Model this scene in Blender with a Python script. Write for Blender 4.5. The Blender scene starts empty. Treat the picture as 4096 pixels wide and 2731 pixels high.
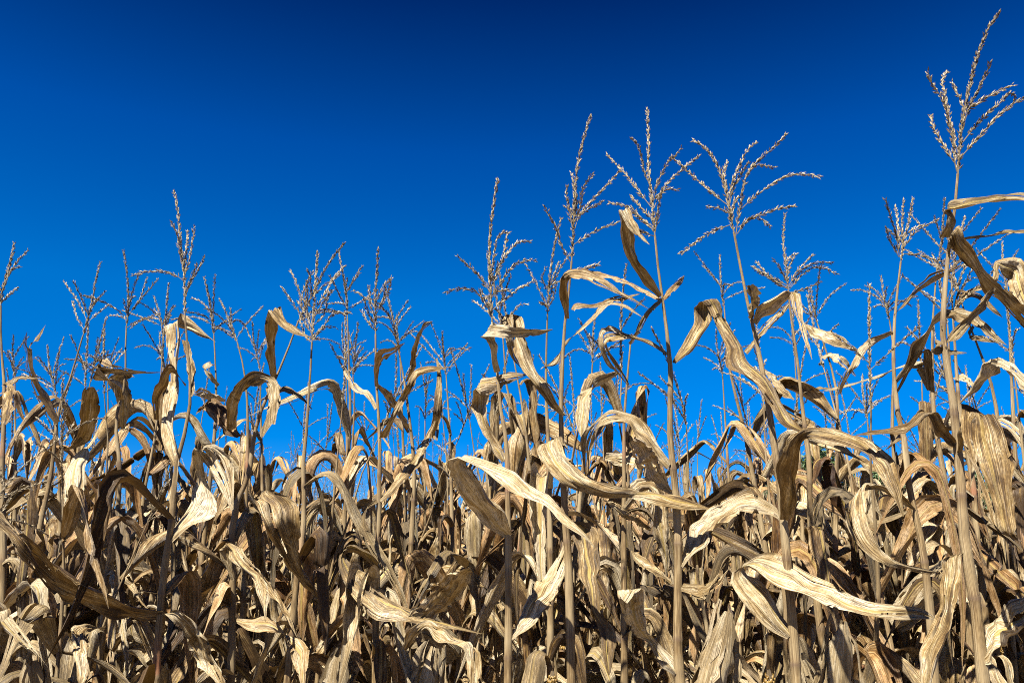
import bpy, math, random
import numpy as np
from mathutils import Vector, Matrix

# ------------------------------------------------------------------ camera, sky, sun, exposure
SC = bpy.context.scene
R = math.radians
CAM_Z, PITCH, LENS = 1.45, R(14.0), 29.0
cam_d = bpy.data.cameras.new('camera'); cam = bpy.data.objects.new('camera', cam_d)
SC.collection.objects.link(cam); SC.camera = cam
cam.location = (0, 0, CAM_Z); cam.rotation_euler = (math.pi / 2 + PITCH, 0, 0)
cam_d.lens = LENS; cam_d.sensor_width = 36; cam_d.clip_start = 0.05; cam_d.clip_end = 2000

SUN_EL, SUN_AZ = R(52), R(212)          # azimuth clockwise from +Y: behind the camera, to its left
SUN_DIR = np.array([math.sin(SUN_AZ) * math.cos(SUN_EL), math.cos(SUN_AZ) * math.cos(SUN_EL), math.sin(SUN_EL)])
W = bpy.data.worlds.new("World"); SC.world = W; W.use_nodes = True
wn = W.node_tree; bg = wn.nodes['Background']
sky = wn.nodes.new('ShaderNodeTexSky'); sky.sky_type = 'NISHITA'; sky.sun_disc = False
sky.sun_elevation = SUN_EL; sky.sun_rotation = SUN_AZ
sky.air_density = 0.7; sky.dust_density = 0; sky.ozone_density = 10; sky.altitude = 2000
hs = wn.nodes.new('ShaderNodeHueSaturation'); hs.inputs['Saturation'].default_value = 1.27
tc = wn.nodes.new('ShaderNodeTexCoord'); sx = wn.nodes.new('ShaderNodeSeparateXYZ')
rp = wn.nodes.new('ShaderNodeValToRGB')      # polarised deep blue: darker towards the zenith
els = rp.color_ramp.elements
els[0].position = 0.0; els[0].color = (.50, .56, .58, 1)
els[1].position = 1.0; els[1].color = (.22, .18, .26, 1)
for p, c in ((.127, (.66, .76, .78, 1)), (.284, (1.0, 1.0, 1.0, 1)), (.45, (.92, .69, .91, 1)), (.595, (.42, .255, .44, 1))):
    e = els.new(p); e.color = c
mul = wn.nodes.new('ShaderNodeMix'); mul.data_type = 'RGBA'; mul.blend_type = 'MULTIPLY'; mul.inputs[0].default_value = 1
wn.links.new(sky.outputs[0], hs.inputs['Color'])
wn.links.new(tc.outputs['Generated'], sx.inputs[0]); wn.links.new(sx.outputs['Z'], rp.inputs[0])
wn.links.new(hs.outputs[0], mul.inputs[6]); wn.links.new(rp.outputs[0], mul.inputs[7])
wn.links.new(mul.outputs[2], bg.inputs[0]); bg.inputs[1].default_value = 0.05
sun_d = bpy.data.lights.new('sun', 'SUN'); sun_d.energy = 5.0; sun_d.angle = R(.5); sun_d.color = (1, .94, .83)
sun = bpy.data.objects.new('sun', sun_d); SC.collection.objects.link(sun)
sun.rotation_euler = Vector(-SUN_DIR).to_track_quat('-Z', 'Y').to_euler()
SC.view_settings.view_transform = 'Standard'; SC.view_settings.look = 'None'
SC.view_settings.exposure = 1.95; SC.view_settings.gamma = 1; SC.view_settings.use_curve_mapping = False
SC.cycles.use_denoising = False; SC.cycles.filter_width = 1.0; SC.cycles.max_bounces = 4; SC.cycles.diffuse_bounces = 2; SC.cycles.transmission_bounces = 3

# ------------------------------------------------------------------ materials
def newmat(name):
    m = bpy.data.materials.new(name); m.use_nodes = True
    m.node_tree.nodes.clear(); return m, m.node_tree
def N(nt, t, **kw):
    n = nt.nodes.new(t)
    for k, v in kw.items(): setattr(n, k, v)
    return n
def L(nt, a, b): nt.links.new(a, b)
def ramp(nt, fac, stops):
    r = N(nt, 'ShaderNodeValToRGB'); e = r.color_ramp.elements
    e[0].position, e[0].color = stops[0][0], (*stops[0][1], 1)
    e[1].position, e[1].color = stops[-1][0], (*stops[-1][1], 1)
    for p, c in stops[1:-1]:
        x = e.new(p); x.color = (*c, 1)
    L(nt, fac, r.inputs[0]); return r.outputs[0]
def mathn(nt, op, a, b=None, c=None):
    n = N(nt, 'ShaderNodeMath', operation=op)
    for i, v in enumerate((a, b, c)):
        if v is None: continue
        if isinstance(v, (int, float)): n.inputs[i].default_value = v
        else: L(nt, v, n.inputs[i])
    return n.outputs[0]
def mixc(nt, fac, a, b, mode='MIX'):
    n = N(nt, 'ShaderNodeMix', data_type='RGBA', blend_type=mode)
    for i, v in ((0, fac), (6, a), (7, b)):
        if isinstance(v, (int, float)): n.inputs[i].default_value = v
        elif isinstance(v, tuple): n.inputs[i].default_value = (*v, 1)
        else: L(nt, v, n.inputs[i])
    return n.outputs[2]
def noise(nt, vec, scale, detail=2.0, rough=.5):
    n = N(nt, 'ShaderNodeTexNoise'); n.inputs['Scale'].default_value = scale
    n.inputs['Detail'].default_value = detail; n.inputs['Roughness'].default_value = rough
    L(nt, vec, n.inputs['Vector']); return n.outputs[0]

def leaf_material(name, pale=0.0):
    """Dry maize blade: long veins, mildew specks, yellow midrib; lc = (metres along, 0..1 across, seed), tint = (hue, value, rib)."""
    m, nt = newmat(name)
    lc = N(nt, 'ShaderNodeAttribute', attribute_name='lc'); ti = N(nt, 'ShaderNodeAttribute', attribute_name='tint')
    s = N(nt, 'ShaderNodeSeparateXYZ'); L(nt, lc.outputs['Vector'], s.inputs[0])
    st = N(nt, 'ShaderNodeSeparateColor'); L(nt, ti.outputs['Color'], st.inputs[0])
    def vec(a, b):
        c = N(nt, 'ShaderNodeCombineXYZ')
        L(nt, mathn(nt, 'MULTIPLY', s.outputs[0], a), c.inputs[0]); L(nt, mathn(nt, 'MULTIPLY', s.outputs[1], b), c.inputs[1])
        L(nt, mathn(nt, 'MULTIPLY', s.outputs[2], 37.0), c.inputs[2]); return c.outputs[0]
    fine = noise(nt, vec(4, 66), 1.0, 3, .6)
    coarse = noise(nt, vec(2.2, 11), 1.0, 3, .65)
    speck = noise(nt, vec(75, 26), 1.0, 3, .65)
    blot = noise(nt, vec(13, 2.2), 1.0, 5, .7)
    f = mathn(nt, 'ADD', mathn(nt, 'MULTIPLY', fine, .62), mathn(nt, 'MULTIPLY', coarse, .42))
    f = mathn(nt, 'ADD', f, mathn(nt, 'MULTIPLY', mathn(nt, 'SUBTRACT', blot, .5), .95))
    f = mathn(nt, 'ADD', f, mathn(nt, 'MULTIPLY', mathn(nt, 'SUBTRACT', st.outputs[1], .5), .35))
    base = ramp(nt, f, [(.33, (.038, .020, .006)), (.43, (.110, .064, .020)), (.51, (.225, .148, .056)), (.59, (.365, .276, .145)), (.70, (.54, .455, .31))])
    amber = mixc(nt, mathn(nt, 'MULTIPLY', mathn(nt, 'SUBTRACT', st.outputs[0], .5), 1.3), base, (.80, .46, .17), 'MULTIPLY')
    amber.node.clamp_factor = True
    grey = mixc(nt, mathn(nt, 'MULTIPLY', mathn(nt, 'SUBTRACT', .38, st.outputs[0]), 1.2), amber, (.24, .20, .125))
    grey.node.clamp_factor = True
    spk = mathn(nt, 'MULTIPLY', mathn(nt, 'GREATER_THAN', mathn(nt, 'ADD', speck, mathn(nt, 'MULTIPLY', mathn(nt, 'SUBTRACT', blot, .5), .8)), .585), .62)
    crk = noise(nt, vec(1.6, 15), 1.0, 2, .5); crk2 = noise(nt, vec(4.5, 40), 1.0, 2, .5)
    ck = mathn(nt, 'ADD', mathn(nt, 'LESS_THAN', mathn(nt, 'ABSOLUTE', mathn(nt, 'SUBTRACT', crk, .53)), .014), mathn(nt, 'MULTIPLY', mathn(nt, 'LESS_THAN', mathn(nt, 'ABSOLUTE', mathn(nt, 'SUBTRACT', crk2, .58)), .012), .7))
    col = mixc(nt, spk, grey, (.075, .048, .024))
    col = mixc(nt, mathn(nt, 'MINIMUM', mathn(nt, 'MULTIPLY', ck, .55), 1.0), col, (.045, .026, .012))
    rib = mathn(nt, 'MULTIPLY', mathn(nt, 'LESS_THAN', mathn(nt, 'ABSOLUTE', mathn(nt, 'SUBTRACT', s.outputs[1], .5)), .045), mathn(nt, 'MULTIPLY', st.outputs[2], .75))
    col = mixc(nt, rib, col, (.30, .215, .06))
    if pale: col = mixc(nt, pale, col, (.33, .26, .155))
    bump = N(nt, 'ShaderNodeBump'); bump.inputs['Strength'].default_value = .9; bump.inputs['Distance'].default_value = .005
    hgt = mathn(nt, 'ADD', fine, mathn(nt, 'MULTIPLY', coarse, 1.2)); L(nt, hgt, bump.inputs['Height'])
    p = N(nt, 'ShaderNodeBsdfPrincipled'); L(nt, col, p.inputs['Base Color']); L(nt, bump.outputs[0], p.inputs['Normal'])
    p.inputs['Roughness'].default_value = .5; p.inputs['Specular IOR Level'].default_value = .38
    tr = N(nt, 'ShaderNodeBsdfTranslucent'); L(nt, mixc(nt, .55, col, (.27, .13, .022)), tr.inputs[0])
    mx = N(nt, 'ShaderNodeMixShader'); mx.inputs[0].default_value = .08
    L(nt, p.outputs[0], mx.inputs[1]); L(nt, tr.outputs[0], mx.inputs[2])
    o = N(nt, 'ShaderNodeOutputMaterial'); L(nt, mx.outputs[0], o.inputs[0]); return m

def stalk_material():
    m, nt = newmat('dry_stalk')
    lc = N(nt, 'ShaderNodeAttribute', attribute_name='lc'); ti = N(nt, 'ShaderNodeAttribute', attribute_name='tint')
    s = N(nt, 'ShaderNodeSeparateXYZ'); L(nt, lc.outputs['Vector'], s.inputs[0])
    st = N(nt, 'ShaderNodeSeparateColor'); L(nt, ti.outputs['Color'], st.inputs[0])
    c = N(nt, 'ShaderNodeCombineXYZ'); L(nt, mathn(nt, 'MULTIPLY', s.outputs[0], 5), c.inputs[0])
    L(nt, mathn(nt, 'MULTIPLY', s.outputs[1], 34), c.inputs[1]); L(nt, mathn(nt, 'MULTIPLY', s.outputs[2], 41), c.inputs[2])
    c2 = N(nt, 'ShaderNodeCombineXYZ'); L(nt, mathn(nt, 'MULTIPLY', s.outputs[0], 26), c2.inputs[0])
    L(nt, mathn(nt, 'MULTIPLY', s.outputs[1], 9), c2.inputs[1]); L(nt, mathn(nt, 'MULTIPLY', s.outputs[2], 17), c2.inputs[2])
    a = noise(nt, c.outputs[0], 1, 3, .6); b = noise(nt, c2.outputs[0], 1, 3, .6)
    f = mathn(nt, 'ADD', mathn(nt, 'MULTIPLY', a, .6), mathn(nt, 'MULTIPLY', b, .4))
    col = ramp(nt, f, [(.36, (.034, .018, .006)), (.45, (.085, .052, .020)), (.53, (.165, .112, .050)), (.60, (.24, .178, .092)), (.70, (.35, .28, .165))])
    col = mixc(nt, mathn(nt, 'MULTIPLY', st.outputs[0], .8), col, (.20, .045, .018))     # reddish ring above some nodes
    col = mixc(nt, mathn(nt, 'MULTIPLY', st.outputs[1], .85), col, (.085, .055, .035))   # dark node collars
    col = mixc(nt, mathn(nt, 'MULTIPLY', st.outputs[2], .6), col, (.26, .205, .12))      # paler sheath
    bump = N(nt, 'ShaderNodeBump'); bump.inputs['Strength'].default_value = .6; bump.inputs['Distance'].default_value = .003
    L(nt, a, bump.inputs['Height'])
    p = N(nt, 'ShaderNodeBsdfPrincipled'); L(nt, col, p.inputs['Base Color']); L(nt, bump.outputs[0], p.inputs['Normal'])
    p.inputs['Roughness'].default_value = .55; p.inputs['Specular IOR Level'].default_value = .35
    o = N(nt, 'ShaderNodeOutputMaterial'); L(nt, p.outputs[0], o.inputs[0]); return m

def tassel_material():
    m, nt = newmat('dry_tassel')
    ti = N(nt, 'ShaderNodeAttribute', attribute_name='tint')
    st = N(nt, 'ShaderNodeSeparateColor'); L(nt, ti.outputs['Color'], st.inputs[0])
    col = ramp(nt, st.outputs[1], [(0, (.028, .018, .010)), (.3, (.070, .049, .026)), (.6, (.175, .136, .078)), (1, (.34, .28, .175))])
    p = N(nt, 'ShaderNodeBsdfPrincipled'); L(nt, col, p.inputs['Base Color']); p.inputs['Roughness'].default_value = .6
    tr = N(nt, 'ShaderNodeBsdfTranslucent'); L(nt, col, tr.inputs[0])
    mx = N(nt, 'ShaderNodeMixShader'); mx.inputs[0].default_value = .12
    L(nt, p.outputs[0], mx.inputs[1]); L(nt, tr.outputs[0], mx.inputs[2])
    o = N(nt, 'ShaderNodeOutputMaterial'); L(nt, mx.outputs[0], o.inputs[0]); return m

def simple_material(name, stops, scale, rough=.8, detail=4, bump=.3):
    m, nt = newmat(name)
    g = N(nt, 'ShaderNodeNewGeometry'); f = noise(nt, g.outputs['Position'], scale, detail, .6)
    col = ramp(nt, f, stops)
    b = N(nt, 'ShaderNodeBump'); b.inputs['Strength'].default_value = bump; b.inputs['Distance'].default_value = .02; L(nt, f, b.inputs['Height'])
    p = N(nt, 'ShaderNodeBsdfPrincipled'); L(nt, col, p.inputs['Base Color']); L(nt, b.outputs[0], p.inputs['Normal'])
    p.inputs['Roughness'].default_value = rough
    o = N(nt, 'ShaderNodeOutputMaterial'); L(nt, p.outputs[0], o.inputs[0]); return m

M_LEAF = leaf_material('dry_leaf'); M_HUSK = leaf_material('dry_husk', .35)
M_STALK = stalk_material(); M_TASSEL = tassel_material()
M_KERNEL = simple_material('kernels', [(.3, (.10, .052, .010)), (.6, (.17, .105, .022)), (.8, (.22, .165, .06))], 90, .35)
M_SOIL = simple_material('soil', [(.3, (.045, .03, .02)), (.55, (.12, .085, .05)), (.75, (.26, .20, .12))], 14, .95, 6, .8)
M_BARK = simple_material('bark', [(.3, (.05, .038, .028)), (.7, (.13, .10, .075))], 6, .9)
M_NEEDLE = simple_material('tree_leaf', [(.3, (.018, .035, .012)), (.5, (.04, .075, .022)), (.75, (.085, .115, .035))], .7, .7)

# ------------------------------------------------------------------ geometry
class Geo:
    """Arrays of verts, quads, tris with per-vertex lc / tint and a material slot per face."""
    def __init__(s): s.v, s.q, s.t, s.lc, s.ti, s.qm, s.tm, s.n = [], [], [], [], [], [], [], 0
    def add(s, v, q=None, t=None, lc=None, ti=None, mat=0):
        v = np.asarray(v, np.float32); k = len(v)
        s.v.append(v); s.lc.append(np.zeros((k, 3), np.float32) if lc is None else np.asarray(lc, np.float32))
        s.ti.append(np.full((k, 3), .5, np.float32) if ti is None else np.broadcast_to(np.asarray(ti, np.float32), (k, 3)))
        if q is not None and len(q): s.q.append(np.asarray(q, np.int32) + s.n); s.qm.append(np.full(len(q), mat, np.int32))
        if t is not None and len(t): s.t.append(np.asarray(t, np.int32) + s.n); s.tm.append(np.full(len(t), mat, np.int32))
        s.n += k
    def flat(s):
        c = lambda a, d, w: np.concatenate(a) if a else np.zeros((0, w) if w else 0, d)
        return dict(v=c(s.v, np.float32, 3), lc=c(s.lc, np.float32, 3), ti=c(s.ti, np.float32, 3), q=c(s.q, np.int32, 4),
                    t=c(s.t, np.int32, 3), qm=c(s.qm, np.int32, 0), tm=c(s.tm, np.int32, 0))
    def absorb(s, f, M=None, mat=None, seed=0.0, dv=0.0):
        v = f['v'] if M is None else (f['v'] @ M[:3, :3].T + M[:3, 3]).astype(np.float32)
        s.v.append(v); lc = f['lc'].copy(); lc[:, 2] += seed; s.lc.append(lc); s.ti.append(f['ti'])
        if len(f['q']): s.q.append(f['q'] + s.n); s.qm.append(f['qm'] if mat is None else np.full(len(f['q']), mat, np.int32))
        if len(f['t']): s.t.append(f['t'] + s.n); s.tm.append(f['tm'] if mat is None else np.full(len(f['t']), mat, np.int32))
        s.n += len(v)
    def mesh(s, name, mats, smooth=True, origin=None):
        f = s.flat(); me = bpy.data.meshes.new(name); v = f['v']
        if origin is not None: v = v - np.asarray(origin, np.float32)
        nq, nt_ = len(f['q']), len(f['t'])
        me.vertices.add(len(v)); me.vertices.foreach_set('co', v.ravel())
        me.loops.add(nq * 4 + nt_ * 3); me.loops.foreach_set('vertex_index', np.concatenate([f['q'].ravel(), f['t'].ravel()]).astype(np.int32))
        me.polygons.add(nq + nt_)
        me.polygons.foreach_set('loop_start', np.concatenate([np.arange(nq) * 4, nq * 4 + np.arange(nt_) * 3]).astype(np.int32))
        me.polygons.foreach_set('material_index', np.concatenate([f['qm'], f['tm']]).astype(np.int32))
        me.polygons.foreach_set('use_smooth', np.full(nq + nt_, smooth, bool))
        a = me.attributes.new('lc', 'FLOAT_VECTOR', 'POINT'); a.data.foreach_set('vector', f['lc'].ravel())
        a = me.attributes.new('tint', 'FLOAT_COLOR', 'POINT')
        a.data.foreach_set('color', np.concatenate([f['ti'], np.ones((len(v), 1), np.float32)], 1).ravel())
        for m in mats: me.materials.append(m)
        me.update(calc_edges=True); return me

def link(name, me, parent=None, loc=None):
    o = bpy.data.objects.new(name, me); SC.collection.objects.link(o)
    if parent is not None: o.parent = parent
    if loc is not None: o.location = loc
    return o
def tag(o, label=None, cat=None, group=None, kind=None):
    for k, v in (('label', label), ('category', cat), ('group', group), ('kind', kind)):
        if v: o[k] = v
    return o
def nrm(a): return a / np.maximum(np.linalg.norm(a, axis=-1, keepdims=True), 1e-9)

def spline(P, n):
    """Centripetal Catmull-Rom through the rows of P, n samples evenly along its first three columns' length."""
    P = np.asarray(P, float)
    if len(P) < 3:
        t = np.linspace(0, 1, n)[:, None]; return P[0] * (1 - t) + P[-1] * t
    E = np.vstack([2 * P[0] - P[1], P, 2 * P[-1] - P[-2]])
    out = []
    for i in range(1, len(E) - 2):
        p0, p1, p2, p3 = E[i - 1:i + 3]
        t0 = 0; t1 = t0 + max(np.linalg.norm((p1 - p0)[:3]), 1e-5) ** .5
        t2 = t1 + max(np.linalg.norm((p2 - p1)[:3]), 1e-5) ** .5; t3 = t2 + max(np.linalg.norm((p3 - p2)[:3]), 1e-5) ** .5
        t = np.linspace(t1, t2, 12, endpoint=False)[:, None]
        a1 = (t1 - t) / (t1 - t0) * p0 + (t - t0) / (t1 - t0) * p1; a2 = (t2 - t) / (t2 - t1) * p1 + (t - t1) / (t2 - t1) * p2
        a3 = (t3 - t) / (t3 - t2) * p2 + (t - t2) / (t3 - t2) * p3
        b1 = (t2 - t) / (t2 - t0) * a1 + (t - t0) / (t2 - t0) * a2; b2 = (t3 - t) / (t3 - t1) * a2 + (t - t1) / (t3 - t1) * a3
        out.append((t2 - t) / (t2 - t1) * b1 + (t - t1) / (t2 - t1) * b2)
    S = np.vstack(out + [P[-1:]])
    d = np.concatenate([[0], np.cumsum(np.linalg.norm(np.diff(S[:, :3], axis=0), axis=1))]); u = np.linspace(0, d[-1], n)
    return np.stack([np.interp(u, d, S[:, k]) for k in range(S.shape[1])], 1)

def ribbon(g, C, H, rng, m=9, curl=.5, pleat=1.0, wave=1.0, tint=None, mat=0, rib=True, drift=1.0):
    """A dry blade: centre line C, half-width vectors H; pleated and curled across, wavy along its edges."""
    n = len(C); T = nrm(np.gradient(C, axis=0)); h = np.linalg.norm(H, axis=1); A = nrm(H); Nn = nrm(np.cross(T, A))
    for i in range(1, n):                                   # keep one side up along the blade
        if np.dot(Nn[i], Nn[i - 1]) < -.3: Nn[i] *= 1
    s = np.linspace(-1, 1, m); t = np.linspace(0, 1, n)
    c = curl * (1 + .5 * np.sin(t * rng.uniform(3, 8) + rng.uniform(0, 6)))[:, None] * rng.choice([-1, 1]) + 1e-3
    X = np.sin(c * s) / np.abs(np.sin(c)) * np.sign(c); Z = (1 - np.cos(c * s)) / np.abs(np.sin(c)) * np.sign(c)
    X = np.where(np.abs(c) > 1.3, np.sin(c * s), X)
    pl = np.zeros((n, m))
    for k in ((1.2, 2.3, 3.4, 5.1) if m > 5 else (1.2, 2.1)):
        pl += (lambda q: np.arcsin(.96 * np.sin(q)) / 1.1)(2 * np.pi * k * (s[None] * .5 + drift * .25 * np.sin(t * rng.uniform(1, 5) + rng.uniform(0, 6))[:, None]) + rng.uniform(0, 6.28)) * rng.uniform(.03, .105) / (k ** .35)
    Z = Z + pl * pleat
    Z = Z + wave * .16 * s ** 2 * np.where(s > 0, np.sin(t * rng.uniform(14, 26) + rng.uniform(0, 6))[:, None], np.sin(t * rng.uniform(14, 26) + rng.uniform(0, 6))[:, None])
    edge = 1 + wave * .07 * np.sin(t * rng.uniform(20, 45) + rng.uniform(0, 6)) + rng.normal(0, .02, n) * wave
    if m > 5:
        gq = rng.normal(0, 1, (max(4, n // 3), max(3, m // 3))); a_ = np.linspace(0, gq.shape[0] - 1.001, n); b_ = np.linspace(0, gq.shape[1] - 1.001, m)
        i0, j0 = a_.astype(int), b_.astype(int); fa, fb = (a_ - i0)[:, None], (b_ - j0)[None]
        Z = Z + .12 * pleat * ((gq[i0][:, j0] * (1 - fb) + gq[i0][:, j0 + 1] * fb) * (1 - fa) + (gq[i0 + 1][:, j0] * (1 - fb) + gq[i0 + 1][:, j0 + 1] * fb) * fa)
        for _ in range(int(rng.integers(1, 6))):
            edge[int(rng.integers(n // 4, n))] *= rng.uniform(.45, .85)
    X = X * np.where(np.abs(s) > .9, edge[:, None], 1)
    V = C[:, None] + A[:, None] * (X * h[:, None])[..., None] + Nn[:, None] * (Z * h[:, None])[..., None]
    d = np.concatenate([[0], np.cumsum(np.linalg.norm(np.diff(C, axis=0), axis=1))])
    lc = np.zeros((n, m, 3)); lc[..., 0] = d[:, None]; lc[..., 1] = (s * .5 + .5)[None]; lc[..., 2] = rng.uniform(0, 1)
    i = np.arange(n - 1)[:, None] * m + np.arange(m - 1)[None]; i = i.ravel()
    if m > 5:                                             # blades split along a vein towards the tip
        for _ in range(int(rng.integers(0, 4))):
            jc, t0 = int(rng.integers(1, m - 2)), int(rng.integers(n // 3, n)); t1 = n if rng.random() < .6 else min(n, t0 + int(rng.integers(3, n // 3)))
            i = i[~((i % m == jc) & (i // m >= t0) & (i // m < t1))]
    if tint is None: tint = leaf_tint(rng)
    ti = np.array([tint[0], tint[1], tint[2] if rib else 0])
    g.add(V.reshape(-1, 3), q=np.stack([i, i + 1, i + m + 1, i + m], 1), lc=lc.reshape(-1, 3), ti=ti, mat=mat)

def leaf_tint(rng):
    u = rng.random(); h = rng.uniform(0, .18) if u < .24 else (rng.uniform(.8, 1) if u > .86 else np.clip(rng.normal(.47, .15), 0, 1))
    return (h, 0. if rng.random() < .16 else np.clip(rng.normal(.54, .26), 0, 1), rng.choice([0, .35, 1]))

def tube(g, P, rad, sides=8, tint=(0, 0, 0), mat=0, seed=0., cap=True):
    P = np.asarray(P, float); n = len(P); T = nrm(np.gradient(P, axis=0))
    ref = np.where(np.abs(T[:, 0:1]) > .9, np.array([[0, 1., 0]]), np.array([[1., 0, 0]]))
    B = nrm(np.cross(T, ref)); Cc = np.cross(T, B); a = np.linspace(0, 2 * np.pi, sides, endpoint=False)
    rad = np.broadcast_to(np.asarray(rad, float), (n,))
    V = P[:, None] + rad[:, None, None] * (np.cos(a)[None, :, None] * B[:, None] + np.sin(a)[None, :, None] * Cc[:, None])
    d = np.concatenate([[0], np.cumsum(np.linalg.norm(np.diff(P, axis=0), axis=1))])
    lc = np.zeros((n, sides, 3)); lc[..., 0] = d[:, None]; lc[..., 1] = (np.abs(a / np.pi - 1))[None]; lc[..., 2] = seed
    ti = np.asarray(tint, float)
    ti = np.broadcast_to(ti, (n, 3)) if ti.ndim == 1 else ti
    i = np.arange(n - 1)[:, None] * sides; j = np.arange(sides)[None]; k = (j + 1) % sides
    q = np.stack([i + j, i + k, i + sides + k, i + sides + j], -1).reshape(-1, 4)
    g.add(V.reshape(-1, 3), q=q, lc=lc.reshape(-1, 3), ti=np.repeat(ti, sides, 0), mat=mat)

SP_T = np.array([[0, 1, 2], [0, 2, 3], [0, 3, 4], [0, 4, 1], [5, 2, 1], [5, 3, 2], [5, 4, 3], [5, 1, 4]])
def spikelets(g, P, rng, step=.0065, ln=.0085, wd=.0028, ang=24, whorl=4, start=.0, mat=0, lod=0, bright=.55):
    """Pointed florets set along a tassel axis P."""
    P = np.asarray(P, float); d = np.concatenate([[0], np.cumsum(np.linalg.norm(np.diff(P, axis=0), axis=1))])
    u = np.arange(start * d[-1], d[-1], step)
    if not len(u): return
    u = np.repeat(u, 2); k = len(u); u = np.clip(u + rng.uniform(-.3, .3, k) * step, 0, d[-1])
    keep = rng.random(k) > .10; u = u[keep]; k = len(u)
    C = np.stack([np.interp(u, d, P[:, j]) for j in range(3)], 1); Tn = np.gradient(P, axis=0)
    T = nrm(np.stack([np.interp(u, d, Tn[:, j]) for j in range(3)], 1))
    r = nrm(np.cross(T, nrm(rng.normal(0, .12, (1, 3)) + np.array([[.2, .95, .1]])))); b = np.cross(T, r)
    ph = (np.arange(k) % 2) * np.pi + (np.arange(k) // 2) * (np.pi * 2 / whorl) * .5 + rng.normal(0, .45, k)
    O = r * np.cos(ph)[:, None] + b * np.sin(ph)[:, None]
    an = np.radians(np.abs(rng.normal(ang, 8, k)))[:, None]; D = nrm(T * np.cos(an) + O * np.sin(an)); S = nrm(np.cross(D, T) + 1e-6); U = np.cross(S, D)
    le = ln * rng.uniform(.75, 1.25, k)[:, None] * (1 - .25 * (u / d[-1])[:, None]); w = wd * rng.uniform(.75, 1.25, k)[:, None] * .5
    B0 = C + O * .0009
    if lod:
        V = np.stack([B0, B0 + D * le * .45 + S * w, B0 + D * le, B0 + D * le * .45 - S * w], 1)
        q = (np.arange(k) * 4)[:, None] + np.arange(4)[None]
        ti = np.zeros((k, 4, 3)); ti[..., 1] = np.clip(rng.normal(bright, .22, k), 0, 1)[:, None]
        g.add(V.reshape(-1, 3), q=q, ti=ti.reshape(-1, 3), mat=mat); return
    Mm = B0 + D * le * .42
    V = np.stack([B0, Mm + S * w, Mm + U * w * .8, Mm - S * w, Mm - U * w * .8, B0 + D * le], 1)
    t = (np.arange(k) * 6)[:, None, None] + SP_T[None]
    ti = np.zeros((k, 6, 3)); ti[..., 1] = np.clip(rng.normal(bright, .28, k), 0, 1)[:, None]; ti[:, 5, 1] *= .75
    g.add(V.reshape(-1, 3), t=t.reshape(-1, 3), ti=ti.reshape(-1, 3), mat=mat)

def tassel_arm(g, P, rng, main=False, lod=0, mat=0, thin=1.0, bright=None):
    n = len(P); rad = np.linspace(.0016 if main else .0010, .0006, n) * thin
    bright = rng.uniform(.35, .85) if bright is None else bright
    tube(g, P, rad, 5 if not lod else 3, tint=(0, .45, 0), mat=mat)
    if lod == 2:
        spikelets(g, P, rng, .016 if main else .019, .016, .0052, 20, 4 if main else 2, .05 if main else .16, mat, 1, bright)
    elif lod == 1:
        spikelets(g, P, rng, .0065 if main else .0085, .014, .0048, 21, 4 if main else 2, .05 if main else .16, mat, 1, bright)
    else:
        spikelets(g, P, rng, .0032 if main else .0045, .0122, .0037, 24, 6 if main else 4, .02 if main else .12, mat, 0, bright)

def auto_arms(axis, rng, n, lmin=.09, lmax=.2, npt=9):
    """Side branches for a tassel axis given base -> tip: they leave its lower third and droop a little."""
    axis = np.asarray(axis); out = []; T = nrm(axis[-1] - axis[0])
    for i in range(n):
        f = rng.uniform(0, .42); b = axis[0] + (np.stack([np.interp(f, np.linspace(0, 1, len(axis)), axis[:, j]) for j in range(3)]) - axis[0])
        az = i * 2.4 + rng.uniform(-.5, .5); o = np.array([math.cos(az), math.sin(az), 0]); o = nrm(o - T * np.dot(o, T))
        an = R(rng.uniform(16, 62) * (1 - .5 * f)); ln = rng.uniform(lmin, lmax) * (1 - .5 * f); droop = rng.uniform(-.2, .55); t = np.linspace(0, 1, npt)[:, None]
        d = T * math.cos(an) + o * math.sin(an)
        out.append(b + d * ln * t + np.array([0, 0, -1]) * ln * droop * t ** 2.2 + o * ln * .15 * t ** 2)
    return out

def stalk_geo(g, P, rng, below, nodes, sides=10, mat=0, scale=1.0):
    """Stalk from the ground up; below = metres under the tassel fork per point, nodes = metres of each node from the base."""
    P = np.asarray(P); d = np.concatenate([[0], np.cumsum(np.linalg.norm(np.diff(P, axis=0), axis=1))]); tot = d[-1]
    u = [0.0]; 
    for z in nodes: u += [z - .022, z - .006, z, z + .007, z + .03]
    u += list(np.linspace(0, tot, max(6, int(tot / .07)))); u = np.unique(np.clip(np.round(u, 4), 0, tot))
    Q = np.stack([np.interp(u, d, P[:, j]) for j in range(3)], 1)
    r = np.interp(tot - u, [0, .12, .25, .5, .9, 1.6], [.0023, .0028, .0040, .0066, .0092, .0108]) * scale
    ti = np.zeros((len(u), 3)); nodes = np.asarray(nodes)
    for z in nodes:
        red = rng.random() < .12; dk = rng.uniform(.6, 1)
        a = np.exp(-((u - z) / .006) ** 2); r = r * (1 + .22 * a); ti[:, 1] = np.maximum(ti[:, 1], a * dk)
        if red: ti[:, 0] = np.maximum(ti[:, 0], np.exp(-((u - z - .018) / .016) ** 2) * rng.uniform(.4, 1))
        sh = ((u > z + .01) & (u < z + rng.uniform(.07, .16))) * rng.uniform(0, 1); ti[:, 2] = np.maximum(ti[:, 2], sh); r = r * (1 + .10 * (sh > .2))
    tube(g, Q, r, sides, ti, mat, rng.uniform(0, 1))

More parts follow.
